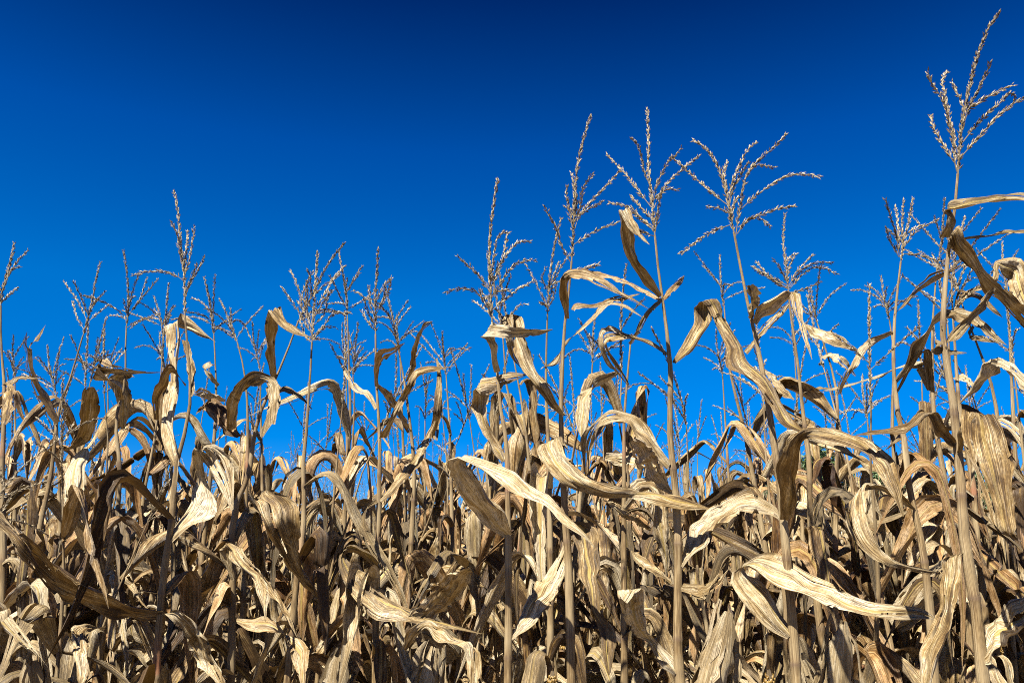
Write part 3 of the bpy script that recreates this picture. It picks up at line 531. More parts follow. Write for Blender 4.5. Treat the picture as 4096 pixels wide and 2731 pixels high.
# leaves: plant, width cm, lit/dark side per section, depth at middle and tip (m), sections (edge a x,y, edge b x,y)
LEAVES = [
 ('P2', 6, 'DDDDDLLLL', -.03, -.07, ['C', 1395, 735, 1415, 715, 1300, 645, 1345, 610, 1225, 540, 1282, 520, 1180, 420, 1250, 435, 1163, 300, 1235, 330, 1155, 212, 1215, 202, 1165, 245, 1225, 215, 1210, 310, 1255, 285, 1290, 390, 1292, 350, 1340, 417, 1341, 414]),
 ('P3', 6, 'DDDLLLLLL', -.06, -.10, ['C', 835, 860, 860, 855, 805, 740, 850, 760, 803, 650, 850, 660, 805, 612, 868, 618, 850, 575, 880, 615, 960, 570, 970, 635, 1060, 625, 1050, 665, 1150, 680, 1145, 710, 1230, 730, 1225, 745, 1335, 797, 1333, 800]),
 ('P2', 4, 'LLLD', .05, .1, ['C', 1420, 738, 1412, 750, 1330, 685, 1325, 705, 1220, 635, 1215, 655, 1100, 595, 1095, 612, 1030, 572, 1020, 605, 975, 570, 980, 590]),
 ('P2', 4, 'LD', .04, .06, ['C', 1415, 730, 1435, 745, 1470, 660, 1490, 690, 1520, 620, 1540, 640, 1550, 600, 1552, 598]),
 ('P2', 5, 'LDLD', -.03, .06, ['C', 1400, 740, 1415, 755, 1335, 800, 1350, 820, 1285, 865, 1315, 880, 1255, 940, 1290, 930, 1215, 1010, 1240, 1010]),
 ('P3', 4, 'L', .03, .0, ['C', 870, 800, 895, 810, 890, 765, 905, 790, 1000, 765, 1005, 785, 1120, 730, 1130, 760, 1280, 708, 1282, 712]),
 ('P18', 4, 'L', -.1, -.2, ['C', 690, 1160, 700, 1145, 760, 1110, 790, 1130, 830, 1030, 830, 1000, 920, 920, 930, 940, 1000, 850, 1010, 870, 1060, 780, 1085, 790, 1110, 765, 1115, 778, 1200, 780, 1195, 795, 1295, 845, 1293, 848]),
 ('P2', 6, 'LLLLLDDDD', -.06, -.05, ['C', 1450, 1060, 1447, 1078, 1340, 995, 1335, 1015, 1250, 965, 1245, 980, 1180, 945, 1175, 985, 1060, 922, 1100, 1020, 1043, 995, 1100, 1020, 1065, 1050, 1105, 1045, 1110, 1130, 1150, 1110, 1165, 1200, 1195, 1190, 1215, 1260, 1220, 1250]),
 ('P2', 8, 'LLLLDLLLLLLL', -.06, -.16, ['D', 432, 1565, 450, 1575, 500, 1460, 560, 1510, 545, 1390, 630, 1410, 575, 1330, 680, 1325, 580, 1240, 665, 1280, 598, 1192, 690, 1180, 630, 1225, 715, 1205, 680, 1310, 745, 1275, 745, 1395, 800, 1375, 785, 1480, 855, 1470, 'V', 1680, 834, 1729, 832, 1735, 880, 1770, 865, 1770, 932, 1800, 925, 1800, 975, 1825, 965, 1842, 992, 1846, 988]),
 ('P4', 8, 'DDDDLDDDD', -.05, -.10, ['C', 415, 1180, 450, 1175, 400, 1100, 440, 1090, 385, 1010, 430, 1010, 350, 978, 420, 975, 340, 970, 400, 880, 420, 975, 440, 893, 520, 970, 540, 905, 620, 955, 630, 912, 700, 943, 702, 918, 765, 923, 766, 921]),
 ('P3', 8, 'DDLLLLLLDD', -.03, .04, ['C', 800, 1430, 830, 1440, 740, 1370, 790, 1370, 670, 1280, 735, 1260, 600, 1170, 690, 1180, 545, 1060, 650, 1080, 520, 960, 600, 980, 490, 900, 570, 900, 458, 838, 550, 818, 470, 850, 555, 840, 490, 980, 540, 960, 520, 1090, 560, 1070, 570, 1150, 600, 1160]),
 ('P4', 7, 'LLLLLDLLLL', -.07, -.06, ['I', 310, 250, 335, 235, 260, 190, 320, 190, 200, 90, 270, 100, 'C', 320, 1480, 375, 1470, 292, 1370, 378, 1380, 287, 1290, 380, 1288, 305, 1290, 335, 1205, 400, 1278, 400, 1188, 500, 1240, 495, 1175, 600, 1200, 610, 1185]),
 ('P5', 6, 'D', -.03, -.05, ['D', 885, 1300, 910, 1310, 885, 1260, 930, 1230, 890, 1180, 940, 1160, 868, 1095, 945, 1115]),
 ('P5', 8, 'DDDDLLLLLL', .05, -.06, ['D', 905, 1320, 930, 1340, 935, 1220, 975, 1290, 1010, 1165, 1050, 1250, 1080, 1135, 1110, 1200, 1120, 1140, 1190, 1150, 1145, 1230, 1205, 1230, 1175, 1310, 1215, 1320, 1195, 1370, 1225, 1350, 1225, 1450, 1245, 1450, 1265, 1550, 1268, 1550]),
 ('P5', 6, 'L', .08, .12, ['D', 860, 1500, 880, 1520, 920, 1430, 950, 1440, 1000, 1330, 1020, 1370, 1080, 1250, 1090, 1290, 1125, 1205, 1130, 1230]),
 ('P19', 6, 'LLD', -.02, -.02, ['D', 1205, 1330, 1220, 1345, 1290, 1345, 1270, 1400, 1380, 1375, 1340, 1440, 1470, 1430, 1440, 1475, 1560, 1505, 1555, 1510]),
 ('P5', 9, 'DDDDLLLLLLLL', -.12, -.16, ['J', 925, 590, 1000, 580, 930, 420, 1030, 440, 945, 250, 1045, 260, 990, 120, 1060, 150, 1060, 55, 1085, 110, 1180, 38, 1170, 130, 1330, 70, 1320, 160, 1450, 120, 1430, 200, 1540, 200, 1490, 260, 'K', 770, 240, 700, 290, 810, 330, 730, 370, 835, 420, 775, 440, 845, 500, 800, 480, 852, 570, 845, 575]),
 ('P2', 8, 'LLLLLLLLL', -.05, -.07, ['J', 315, 855, 345, 880, 360, 780, 420, 800, 385, 670, 520, 720, 450, 580, 620, 600, 560, 520, 680, 580, 720, 432, 710, 560, 830, 480, 850, 570, 905, 525, 900, 585, 930, 600, 925, 605]),
 ('P5', 9, 'LLLLDLLLLLLLL', -.12, -.22, ['J', 975, 1300, 1005, 1260, 850, 1200, 950, 1120, 770, 1090, 880, 1030, 700, 1000, 800, 950, 655, 930, 720, 880, 705, 880, 725, 850, 735, 890, 790, 830, 840, 945, 880, 835, 950, 1020, 1000, 880, 1150, 1095, 1180, 980, 1300, 1150, 1340, 1055, 1480, 1190, 1500, 1100, 'K', 850, 1195, 850, 1105, 960, 1185, 970, 1130, 1042, 1188, 1044, 1184]),
 ('P1', 9, 'DLLLLLLLD', -.10, -.10, ['K', 1165, 190, 1190, 200, 'F', 1195, 1380, 1240, 1360, 1210, 1255, 1370, 1285, 1195, 1340, 1440, 1380, 'K', 1195, 100, 1460, 120, 1230, 230, 1500, 300, 1300, 380, 1500, 420, 1350, 520, 1510, 540, 1390, 640, 1535, 690, 1480, 690, 1560, 715]),
 ('P20', 7, 'DDDLLLLDDD', -.2, -.18, ['K', 925, 545, 915, 525, 800, 470, 830, 430, 690, 410, 700, 380, 600, 420, 620, 372, 510, 490, 610, 465, 500, 590, 640, 620, 550, 710, 690, 730, 640, 800, 740, 790, 720, 860, 790, 830, 850, 890, 860, 860, 1000, 920, 1010, 895, 1065, 905, 1066, 907]),
 ('P1', 8, 'DLLLLLLL', -.08, -.10, ['K', 1215, 800, 1230, 780, 1095, 820, 1190, 800, 1085, 930, 1190, 900, 1075, 1050, 1165, 1050, 1050, 1200, 1145, 1210, 960, 1370, 1110, 1330, 958, 1470, 1060, 1440, 955, 1568, 1020, 1568, 950, 1700, 960, 1700]),
 ('P1', 9, 'LLLLL', -.08, -.15, ['K', 1300, 1465, 1330, 1440, 1370, 1440, 1350, 1300, 1460, 1370, 1420, 1180, 1568, 1270, 1500, 1110, 1650, 1200, 1600, 1050, 1800, 1100, 1790, 1080]),
 ('P1', 7, 'DDLLLLLLL', -.03, -.08, ['F', 1080, 230, 1140, 220, 'E', 1030, 1568, 1090, 1560, 1025, 1500, 1080, 1520, 1018, 1480, 1035, 1415, 1100, 1470, 1100, 1395, 1250, 1425, 1240, 1380, 1400, 1405, 1400, 1355, 1560, 1412, 1560, 1365, 1700, 1440, 1700, 1400, 1850, 1500, 1850, 1490]),
 ('P1', 4, 'DLLD', .05, .05, ['F', 1110, 300, 1130, 270, 1200, 245, 1200, 225, 1330, 225, 1340, 210, 1450, 205, 1450, 190, 1570, 210, 1570, 180, 1750, 260, 1750, 255]),
 ('P1', 8, 'D', -.06, -.14, ['F', 1105, 310, 1120, 300, 1115, 250, 1165, 150, 1140, 330, 1200, 230, 1200, 390, 1260, 310, 1270, 460, 1300, 390, 1330, 560, 1400, 500, 1400, 590, 1520, 630, 1480, 680, 1568, 650, 1568, 770, 1640, 740, 1700, 900, 1702, 895]),
 ('P20', 5, 'LDDL', .04, .1, ['F', 790, 690, 800, 670, 850, 615, 860, 630, 920, 530, 930, 555, 1010, 450, 1030, 500, 1100, 415, 1110, 450, 1190, 385, 1190, 395]),
 ('P1', 6, 'LDDD', .05, .12, ['F', 1095, 880, 1105, 850, 1130, 790, 1180, 830, 1240, 680, 1270, 710, 1290, 620, 1330, 640, 1340, 550, 1360, 590, 1390, 520, 1400, 530]),
 ('P20', 6, 'DDDLL', .05, .08, ['F', 800, 1070, 810, 1095, 870, 980, 890, 1020, 905, 880, 970, 910, 985, 780, 1010, 800, 1020, 715, 1040, 740, 1100, 655, 1105, 710, 1200, 670, 1200, 720, 1300, 700, 1290, 740, 1380, 790, 1370, 820, 1470, 870, 1475, 872]),
 ('P29', 8, 'LLDLL', -.05, -.1, ['F', 1150, 640, 1165, 650, 1230, 540, 1260, 560, 1370, 480, 1400, 490, 1395, 365, 1420, 390, 1470, 352, 1440, 450, 1550, 360, 1470, 480, 1590, 440, 1470, 520, 1620, 560, 1530, 640, 1660, 700, 1640, 720]),
 ('P1', 7, 'DDDLLLL', .02, -.1, ['F', 1180, 1220, 1200, 1200, 1240, 1120, 1290, 1110, 1300, 1000, 1370, 1030, 1310, 965, 1400, 1000, 1400, 955, 1440, 1020, 1500, 1000, 1510, 1070, 1568, 1050, 1568, 1130, 1700, 1150, 1700, 1160]),
 ('P1', 8, 'DDDLLLL', .04, .1, ['F', 1150, 1480, 1165, 1440, 1060, 1400, 1100, 1330, 1000, 1300, 1040, 1260, 960, 1250, 985, 1300, 900, 1295, 930, 1350, 865, 1330, 875, 1390, 770, 1365, 770, 1390, 650, 1380, 650, 1395, 565, 1400, 565, 1405]),
 ('P4', 9, 'DDDDDLLLLLLLL', -.10, -.16, ['X2', 290, 615, 322, 600, 180, 530, 300, 540, 95, 430, 220, 420, 50, 340, 150, 330, 33, 285, 112, 265, 65, 262, 122, 248, 150, 292, 140, 250, 260, 360, 280, 285, 380, 450, 400, 365, 470, 475, 490, 430, 540, 545, 570, 510, 640, 612, 650, 590, 690, 660, 692, 655]),
 ('P3', 8, 'LLLLLDDLLL', -.14, -.20, ['X2', 578, 240, 560, 190, 545, 195, 520, 160, 440, 205, 535, 175, 455, 270, 560, 250, 530, 355, 640, 330, 660, 440, 740, 385, 800, 448, 840, 405, 900, 432, 940, 402, 1040, 472, 1060, 420, 1200, 488, 1205, 480]),
 ('P2', 8, 'LLLLLDDD', -.05, -.04, ['X2', 1020, 305, 1040, 275, 930, 212, 975, 165, 860, 132, 895, 78, 790, 97, 800, 45, 715, 112, 735, 60, 690, 180, 648, 150, 680, 260, 638, 240, 665, 335, 650, 340]),
 ('P4', 7, 'L', -.04, .02, ['I', 350, 1300, 375, 1310, 405, 1190, 450, 1250, 430, 1070, 550, 1130, 510, 960, 630, 1020, 590, 880, 680, 900, 650, 790, 700, 810, 680, 730, 700, 720]),
 ('P3', 8, 'DLLLLLLL', -.08, -.10, ['I', 695, 640, 710, 600, 725, 650, 850, 640, 750, 760, 880, 760, 755, 900, 885, 900, 800, 1010, 885, 1010, 840, 1120, 890, 1140, 875, 1250, 960, 1240, 900, 1400, 975, 1380, 945, 1520, 955, 1520]),
 ('P2', 8, 'LLDDLL', -.08, -.1, ['I', 1340, 1520, 1365, 1490, 1250, 1450, 1330, 1440, 1180, 1330, 1230, 1320, 1080, 1250, 1190, 1240, 1030, 1150, 1165, 1140, 1005, 1040, 1150, 1020, 1000, 1010, 1140, 1000, 1010, 1060, 1060, 1090]),
 ('P2', 6, 'L', -.04, -.05, ['I', 1400, 1035, 1395, 970, 1480, 1040, 1490, 975, 1540, 1000, 1560, 960, 1640, 860, 1650, 850]),
 ('P2', 6, 'L', -.02, .03, ['I', 1325, 975, 1320, 955, 1200, 890, 1230, 860, 1110, 840, 1130, 790, 1080, 780, 1085, 775]),
 ('P28', 6, 'DDL', .0, .04, ['I', 1205, 645, 1195, 665, 1080, 560, 1090, 610, 990, 500, 1000, 560, 900, 470, 940, 490]),
 ('P8', 9, 'DDDLLLLLL', -.14, -.28, ['H', 760, 890, 785, 870, 690, 830, 720, 780, 610, 780, 650, 740, 555, 790, 600, 730, 535, 830, 570, 800, 548, 900, 610, 850, 600, 1000, 680, 930, 720, 1110, 790, 1010, 850, 1165, 890, 1080, 980, 1200, 1000, 1140, 1100, 1225, 1110, 1185, 1250, 1255, 1250, 1230, 1390, 1275, 1391, 1272]),
 ('P8', 6, 'LLLL', -.05, -.05, ['H', 760, 470, 790, 490, 850, 370, 890, 400, 930, 270, 980, 290, 990, 170, 1040, 190, 1050, 80, 1080, 90, 1100, 0, 1110, 5]),
 ('P8', 6, 'LLLD', -.06, -.08, ['H', 765, 490, 760, 470, 690, 540, 710, 500, 665, 600, 690, 610, 680, 660, 710, 640, 720, 670, 722, 665]),
 ('P7', 10, 'DDDLLL', -.06, -.1, ['H', 395, 1050, 420, 1040, 250, 900, 310, 850, 150, 750, 290, 730, 80, 620, 280, 610, 30, 500, 260, 500, 20, 460, 150, 425, 60, 420, 130, 418]),
 ('P4', 9, 'D', .12, .04, ['H', 1310, 870, 1330, 900, 1220, 890, 1310, 950, 1130, 960, 1250, 1060, 1030, 1040, 1150, 1150, 970, 1110, 1050, 1190, 940, 1180, 960, 1200]),
 ('P17', 7, 'L', -.5, -.7, ['H', 980, 975, 990, 960, 1100, 920, 1110, 890, 1200, 895, 1190, 852, 1310, 930, 1290, 870, 1400, 990, 1370, 960, 1500, 1080, 1440, 1060, 1550, 1195, 1530, 1190]),
 ('P9', 7, 'L', -.3, -.4, ['H', -60, 800, -50, 830, 0, 830, 10, 890, 40, 870, 60, 960, 110, 960, 130, 1060, 180, 1080, 190, 1150, 240, 1200, 250, 1240, 290, 1310, 288, 1312]),
 ('P7', 9, 'L', -.2, -.3, ['H', -80, 1180, -80, 1210, 0, 1180, 0, 1250, 100, 1170, 120, 1260, 190, 1270, 230, 1290, 230, 1380, 350, 1360, 270, 1460, 350, 1440, 300, 1568, 330, 1568]),
 ('P4', 9, 'DLLLLLL', -.15, -.22, ['H', 910, 1350, 930, 1380, 950, 1250, 1000, 1290, 1040, 1195, 1050, 1240, 1150, 1225, 1110, 1290, 1260, 1300, 1200, 1330, 1370, 1370, 1270, 1340, 1385, 1460, 1290, 1430, 1370, 1568, 1300, 1568]),
 ('P6', 11, 'DDDDDDLLL', -.2, -.35, ['G', 975, 1130, 960, 1180, 830, 1105, 850, 1185, 660, 1030, 700, 1150, 500, 940, 540, 1100, 330, 830, 350, 1020, 220, 735, 215, 910, 150, 680, 130, 790, 40, 580, 50, 690, -40, 530, -40, 620, -120, 560, -120, 570]),
 ('P6', 9, 'LLLDDLLL', -.05, -.04, ['G', 985, 720, 1010, 740, 1070, 580, 1130, 620, 1120, 470, 1230, 540, 1155, 350, 1240, 390, 1155, 250, 1220, 300, 1165, 180, 1250, 140, 1210, 250, 1370, 190, 1270, 330, 1400, 270, 1330, 430, 1400, 350, 1380, 540, 1395, 530]),
 ('P11', 8, 'DDDLLLL', -.2, -.25, ['G', 540, 830, 590, 820, 470, 720, 580, 700, 420, 580, 520, 600, 370, 400, 500, 430, 390, 270, 510, 260, 450, 200, 520, 180, 515, 155, 522, 155]),
 ('P6', 7, 'LLLLLLLDLLL', -.06, -.1, ['G', 1040, 275, 1075, 270, 1020, 200, 1080, 190, 'A', 980, 1480, 1045, 1500, 985, 1370, 1065, 1370, 1010, 1240, 1070, 1240, 1020, 1140, 1060, 1150, 1010, 1050, 1070, 1060, 1003, 960, 1085, 950, 1005, 905, 1085, 850, 1110, 930, 1110, 855, 1180, 955, 1175, 895, 1250, 975, 1240, 955, 1285, 1000, 1287, 997]),
 ('P10', 6, 'D', -.05, -.05, ['A', 330, 1490, 360, 1470, 270, 1370, 310, 1330, 200, 1250, 250, 1240, 165, 1140, 205, 1150, 150, 1040, 195, 1040, 140, 1000, 165, 1030, 160, 935, 162, 933]),
 ('P10', 3, 'L', .0, .0, ['A', 160, 1060, 190, 1070, 175, 1035, 180, 1010, 220, 960, 230, 980, 270, 897, 272, 895]),
 ('P11', 8, 'DDDDDDDD', -.05, -.05, ['A', 700, 1350, 740, 1340, 650, 1220, 720, 1240, 575, 1205, 640, 1195, 565, 1200, 590, 1115, 650, 1200, 660, 1130, 760, 1195, 760, 1160, 860, 1188, 860, 1172, 960, 1180, 961, 1177]),
 ('P9', 8, 'DDDDLLLL', -.04, -.06, ['B', 130, 1230, 160, 1200, 105, 1100, 160, 1090, 92, 1000, 155, 1000, 90, 900, 170, 890, 105, 800, 170, 800, 130, 840, 175, 800, 200, 920, 220, 870, 290, 960, 280, 920, 370, 975, 371, 972]),
 ('P9', 7, 'DDDLLL', -.1, -.14, ['B', -60, 1250, -50, 1230, 0, 1185, 0, 1250, 50, 1180, 70, 1250, 95, 1200, 130, 1200, 95, 1230, 150, 1250, 105, 1350, 160, 1330, 80, 1450, 150, 1430, 60, 1560, 80, 1565]),
 ('P8', 6, 'D', -.03, -.03, ['B', 745, 1260, 770, 1270, 740, 1150, 765, 1170, 765, 1040, 810, 1090, 830, 1030, 850, 1070, 925, 1000, 926, 1003]),
 ('P8', 6, 'D', .02, .02, ['B', 770, 1250, 760, 1270, 830, 1300, 800, 1330, 880, 1370, 850, 1400, 920, 1470, 880, 1450, 970, 1530, 940, 1540]),
 ('P8', 7, 'DLDLLL', -.1, -.2, ['B', 770, 1568, 820, 1568, 830, 1450, 870, 1450, 890, 1340, 930, 1350, 940, 1240, 980, 1260, 985, 1160, 1010, 1210, 1060, 1145, 1060, 1185, 1140, 1148, 1140, 1165, 1215, 1140, 1216, 1142]),
 ('P17', 5, 'DDDL', -.05, -.08, ['B', 930, 1240, 960, 1220, 960, 1150, 990, 1160, 975, 1030, 1000, 1050, 1020, 920, 1035, 930, 1040, 880, 1060, 905, 1090, 873, 1091, 876]),
 ('P8', 6, 'LLLL', .04, .06, ['B', 745, 1400, 765, 1390, 690, 1310, 720, 1300, 630, 1290, 650, 1260, 570, 1200, 600, 1190, 545, 1140, 575, 1130]),
 ('P25', 6, 'DDLL', -.2, -.2, ['B', 1190, 1540, 1210, 1560, 1150, 1450, 1180, 1460, 1110, 1420, 1150, 1440, 1095, 1480, 1130, 1500, 1085, 1568, 1120, 1590]),
 ('P17', 5, 'DLLL', -.2, -.2, ['B', 1060, 1568, 1090, 1568, 1085, 1440, 1140, 1430, 1110, 1330, 1150, 1320, 1125, 1200, 1150, 1200, 1110, 1095, 1120, 1092]),
 ('P6', 8, 'DDL', -.1, -.2, ['G', 960, 1150, 980, 1170, 1040, 1180, 1080, 1120, 1140, 1330, 1230, 1280, 1200, 1450, 1290, 1400, 1290, 1568, 1350, 1568]),
 ('P10', 9, 'DDLL', -.4, -.7, ['G', 430, 1100, 450, 1080, 370, 1080, 290, 1130, 230, 1330, 170, 1260, 90, 1400, 60, 1370, 0, 1410, 2, 1405]),
 ('P6', 9, 'DLLL', -.3, -.35, ['G', 620, 1260, 630, 1220, 520, 1210, 540, 1260, 440, 1220, 530, 1270, 425, 1360, 525, 1390, 440, 1500, 500, 1520, 480, 1600, 490, 1600]),
 ('P7', 8, 'LLLL', -.3, -.4, ['H', -110, 950, -90, 960, -170, 750, -100, 730, -120, 830, 10, 860, 0, 960, 90, 950, 60, 1100, 100, 1080, 90, 1200, 95, 1200]),
 ('P24', 5, 'LLD', -.02, -.03, ['X4', 360, 705, 380, 715, 395, 685, 400, 705, 450, 700, 440, 740, 520, 785, 515, 790]),
 ('P20', 5, 'DDLLDD', .02, .04, ['X4', 680, 585, 690, 600, 610, 610, 620, 640, 540, 650, 560, 680, 490, 740, 520, 745, 460, 800, 490, 800, 430, 875, 450, 870]),
 ('P24', 3, 'L', 0, 0, ['X4', 285, 865, 285, 860, 340, 840, 340, 850, 425, 845, 425, 850]),
 ('P1', 5, 'L', .04, .06, ['X4', 905, 635, 908, 650, 880, 632, 880, 668, 940, 662, 940, 690, 1015, 683, 1015, 686]),
 ('P29', 6, 'LLLD', 0, 0, ['X4', 960, 560, 955, 540, 960, 470, 985, 480, 985, 412, 1010, 450, 1060, 415, 1060, 445, 1130, 480, 1120, 500, 1180, 530, 1178, 528]),
 ('P1', 7, 'L', .05, .05, ['X4', 900, 560, 905, 580, 920, 500, 915, 535, 1000, 492, 990, 530, 1100, 560, 1080, 585, 1200, 655, 1195, 650]),
 ('P30', 5, 'L', 0, 0, ['X4', 1040, 560, 1050, 570, 1028, 600, 1035, 620, 1080, 605, 1080, 632, 1160, 635, 1160, 642]),
 ('P20', 5, 'D', .05, .05, ['X4', 700, 850, 710, 860, 790, 690, 800, 700, 815, 680, 842, 670, 815, 760, 862, 760, 835, 850, 865, 860]),
 ('P29', 4, 'L', 0, 0, ['X4', 955, 795, 960, 805, 1000, 775, 1000, 812, 1070, 840, 1068, 845]),
 ('P19', 5, 'L', .02, .03, ['X4', 245, 890, 240, 895, 200, 820, 180, 850, 150, 770, 140, 802, 90, 750, 90, 765]),
 ('P12', 6, 'LL', -.05, -.06, ['X6', 10, 690, 30, 680, 20, 695, 62, 700, 8, 780, 48, 790, 0, 860, 30, 870]),
 ('P12', 4, 'L', -.02, -.02, ['X6', 20, 690, 40, 705, 90, 652, 90, 675, 128, 658, 122, 670, 185, 662, 185, 665]),
 ('P10', 8, 'D', -.06, -.08, ['X6', 262, 1000, 272, 990, 320, 955, 370, 960, 345, 905, 420, 900, 350, 860, 430, 850, 350, 780, 440, 780, 370, 712, 440, 740, 385, 700, 425, 705]),
 ('P11', 7, 'D', -.03, -.04, ['X6', 555, 640, 600, 650, 480, 652, 565, 660, 515, 750, 585, 740, 530, 830, 572, 830, 540, 890, 560, 890]),
 ('P6', 6, 'D', -.02, -.03, ['X6', 830, 700, 835, 690, 760, 600, 770, 640, 710, 680, 752, 700, 683, 740, 722, 760, 690, 850, 712, 850]),
 ('P6', 4, 'L', 0, 0, ['X6', 850, 745, 862, 745, 843, 680, 867, 690, 828, 580, 862, 590, 813, 490, 846, 500]),
 ('P14', 4, 'DLL', 0, 0, ['X6', 985, 690, 975, 700, 945, 640, 935, 660, 905, 610, 920, 625, 920, 592, 955, 600, 960, 605, 962, 608]),
 ('P15', 5, 'D', -.1, -.1, ['X6', 1010, 760, 1010, 770, 975, 735, 970, 762, 900, 705, 900, 748, 865, 735, 868, 740]),
 ('P9', 8, 'L', -.05, -.05, ['X6', 1060, 930, 1080, 920, 1010, 900, 1050, 860, 955, 835, 1010, 780, 895, 800, 950, 750, 880, 830, 920, 790]),
 ('P9', 8, 'DDDDLLL', -.05, -.06, ['X6', 1015, 900, 1060, 890, 1030, 760, 1080, 770, 1088, 668, 1112, 712, 1150, 633, 1160, 682, 1235, 668, 1205, 695, 1252, 760, 1200, 760, 1232, 870, 1205, 865]),
 ('P9', 4, 'L', 0, 0, ['X6', 1220, 740, 1230, 760, 1240, 708, 1250, 730, 1290, 697, 1290, 725, 1350, 740, 1345, 752, 1400, 800, 1395, 802]),
 ('P2', 8, 'D', .06, .08, ['X2', 1042, 430, 1037, 400, 930, 335, 1005, 290, 855, 215, 930, 180, 845, 190, 880, 165]),
 ('P28', 6, 'L', .02, .02, ['X2', 930, 300, 935, 310, 870, 255, 860, 292, 800, 235, 790, 285, 745, 235, 738, 266]),
 ('P18', 6, 'DLLLL', -.06, -.08, ['C', 1160, 1190, 1150, 1170, 1060, 1255, 1040, 1210, 925, 1318, 1000, 1330, 905, 1420, 985, 1420, 905, 1500, 965, 1520, 930, 1565, 942, 1565]),
 ('P2', 6, 'L', -.03, -.05, ['X2', 1075, 850, 1075, 820, 1170, 872, 1180, 820, 1240, 822, 1250, 790, 1305, 742, 1307, 738]),
]

def build_leaf(g, pl, wcm, flags, dm, dt, seq, rng):
    Pp = pix(seq, 4); n = len(Pp); D = HEROES[pl]['D']
    mid = (Pp[:, :2] + Pp[:, 2:]) / 2; L_ = np.concatenate([[0], np.cumsum(np.linalg.norm(np.diff(mid, axis=0), axis=1))]); t = L_ / L_[-1]
    fl = [flags[min(int(i * len(flags) / n), len(flags) - 1)] for i in range(n)] if len(flags) != n else list(flags)
    up = -np.diff(mid[:, 1]) * D / FPX; sl = np.zeros(n)      # a rising blade seen from below leans towards the viewer, one seen from above leans away
    for i in range(1, n):
        k = -.85 if fl[i] == 'D' else .5
        sl[i] = sl[i - 1] + k * up[i - 1]
    sl = np.clip(sl, -.22, .22); sl = sl * min(1, .22 / max(np.abs(sl).max(), .01)) if np.abs(sl).max() > .22 else sl
    dep = D + np.interp(t, [0, .5, 1], [0, dm, dt]) * .5 + sl - .004
    a, b = at(Pp[:, :2], dep), at(Pp[:, 2:], dep); w = np.linalg.norm(b - a, axis=1); c = (a + b) / 2
    Wt = wcm / 100 * np.clip(.5 + 2.2 * t, 0, 1) * np.clip(1 - t ** 3, .02, 1)
    e = np.sqrt(np.maximum(Wt ** 2 - w ** 2, (w * np.array([1.0 if q == 'D' else .45 for q in fl])) ** 2)); e = np.minimum(e, np.maximum(w * 1.6, .018)); e[0] *= .3; e[-1] *= .2
    T = np.gradient(c, axis=0); sg = np.zeros(n); last = 1
    v = nrm(c - CO)
    for i in range(n):
        best = []
        for s in (1, -1):
            h = (b[i] - a[i]) - s * e[i] * v[i]; nn = np.cross(h, T[i]); nn /= max(np.linalg.norm(nn), 1e-9)
            if np.dot(nn, v[i]) > 0: nn = -nn
            best.append(float(np.dot(nn, SUN_DIR)))
        s = 1 if (best[0] > best[1]) == (fl[i] == 'L') else -1
        if abs(best[0] - best[1]) < .08: s = last
        last = s; sg[i] = s
    s2 = sg.copy(); s2[1:-1] = .2 * sg[:-2] + .6 * sg[1:-1] + .2 * sg[2:]
    A3 = a + v * (s2 * e / 2)[:, None]; B3 = b - v * (s2 * e / 2)[:, None]
    S = spline(np.hstack([(A3 + B3) / 2, (B3 - A3) / 2]), 46)
    ribbon(g, S[:, :3], S[:, 3:], rng, 17, rng.uniform(.25, .55), 1.0, .55, (np.clip(rng.normal(.42, .14), 0, 1), np.clip(rng.normal(.62, .2), 0, 1), rng.choice([0, .4, 1])))

ROW = R(-19); RD = np.array([math.cos(ROW), math.sin(ROW)]); RN = np.array([-RD[1], RD[0]])
rng = np.random.default_rng(11)
HPOS = []
def finish_parts(root, stalk, leaves, tassel, arms, ears, origin):
    link('stalk', stalk.mesh('stalk', [M_STALK], True, origin), root)
    for g in leaves: link('leaf', g.mesh('leaf', [M_LEAF], True, origin), root)
    if tassel is not None:
        to = link('tassel', tassel.mesh('tassel', [M_TASSEL], False, origin), root)
        for g in arms: link('side_branch', g.mesh('side_branch', [M_TASSEL], False, origin), to)
    for g, gk in ears:
        eo = link('ear', g.mesh('ear', [M_HUSK], True, origin), root)
        if gk is not None and gk.n: link('kernels', gk.mesh('kernels', [M_KERNEL], True, origin), eo)

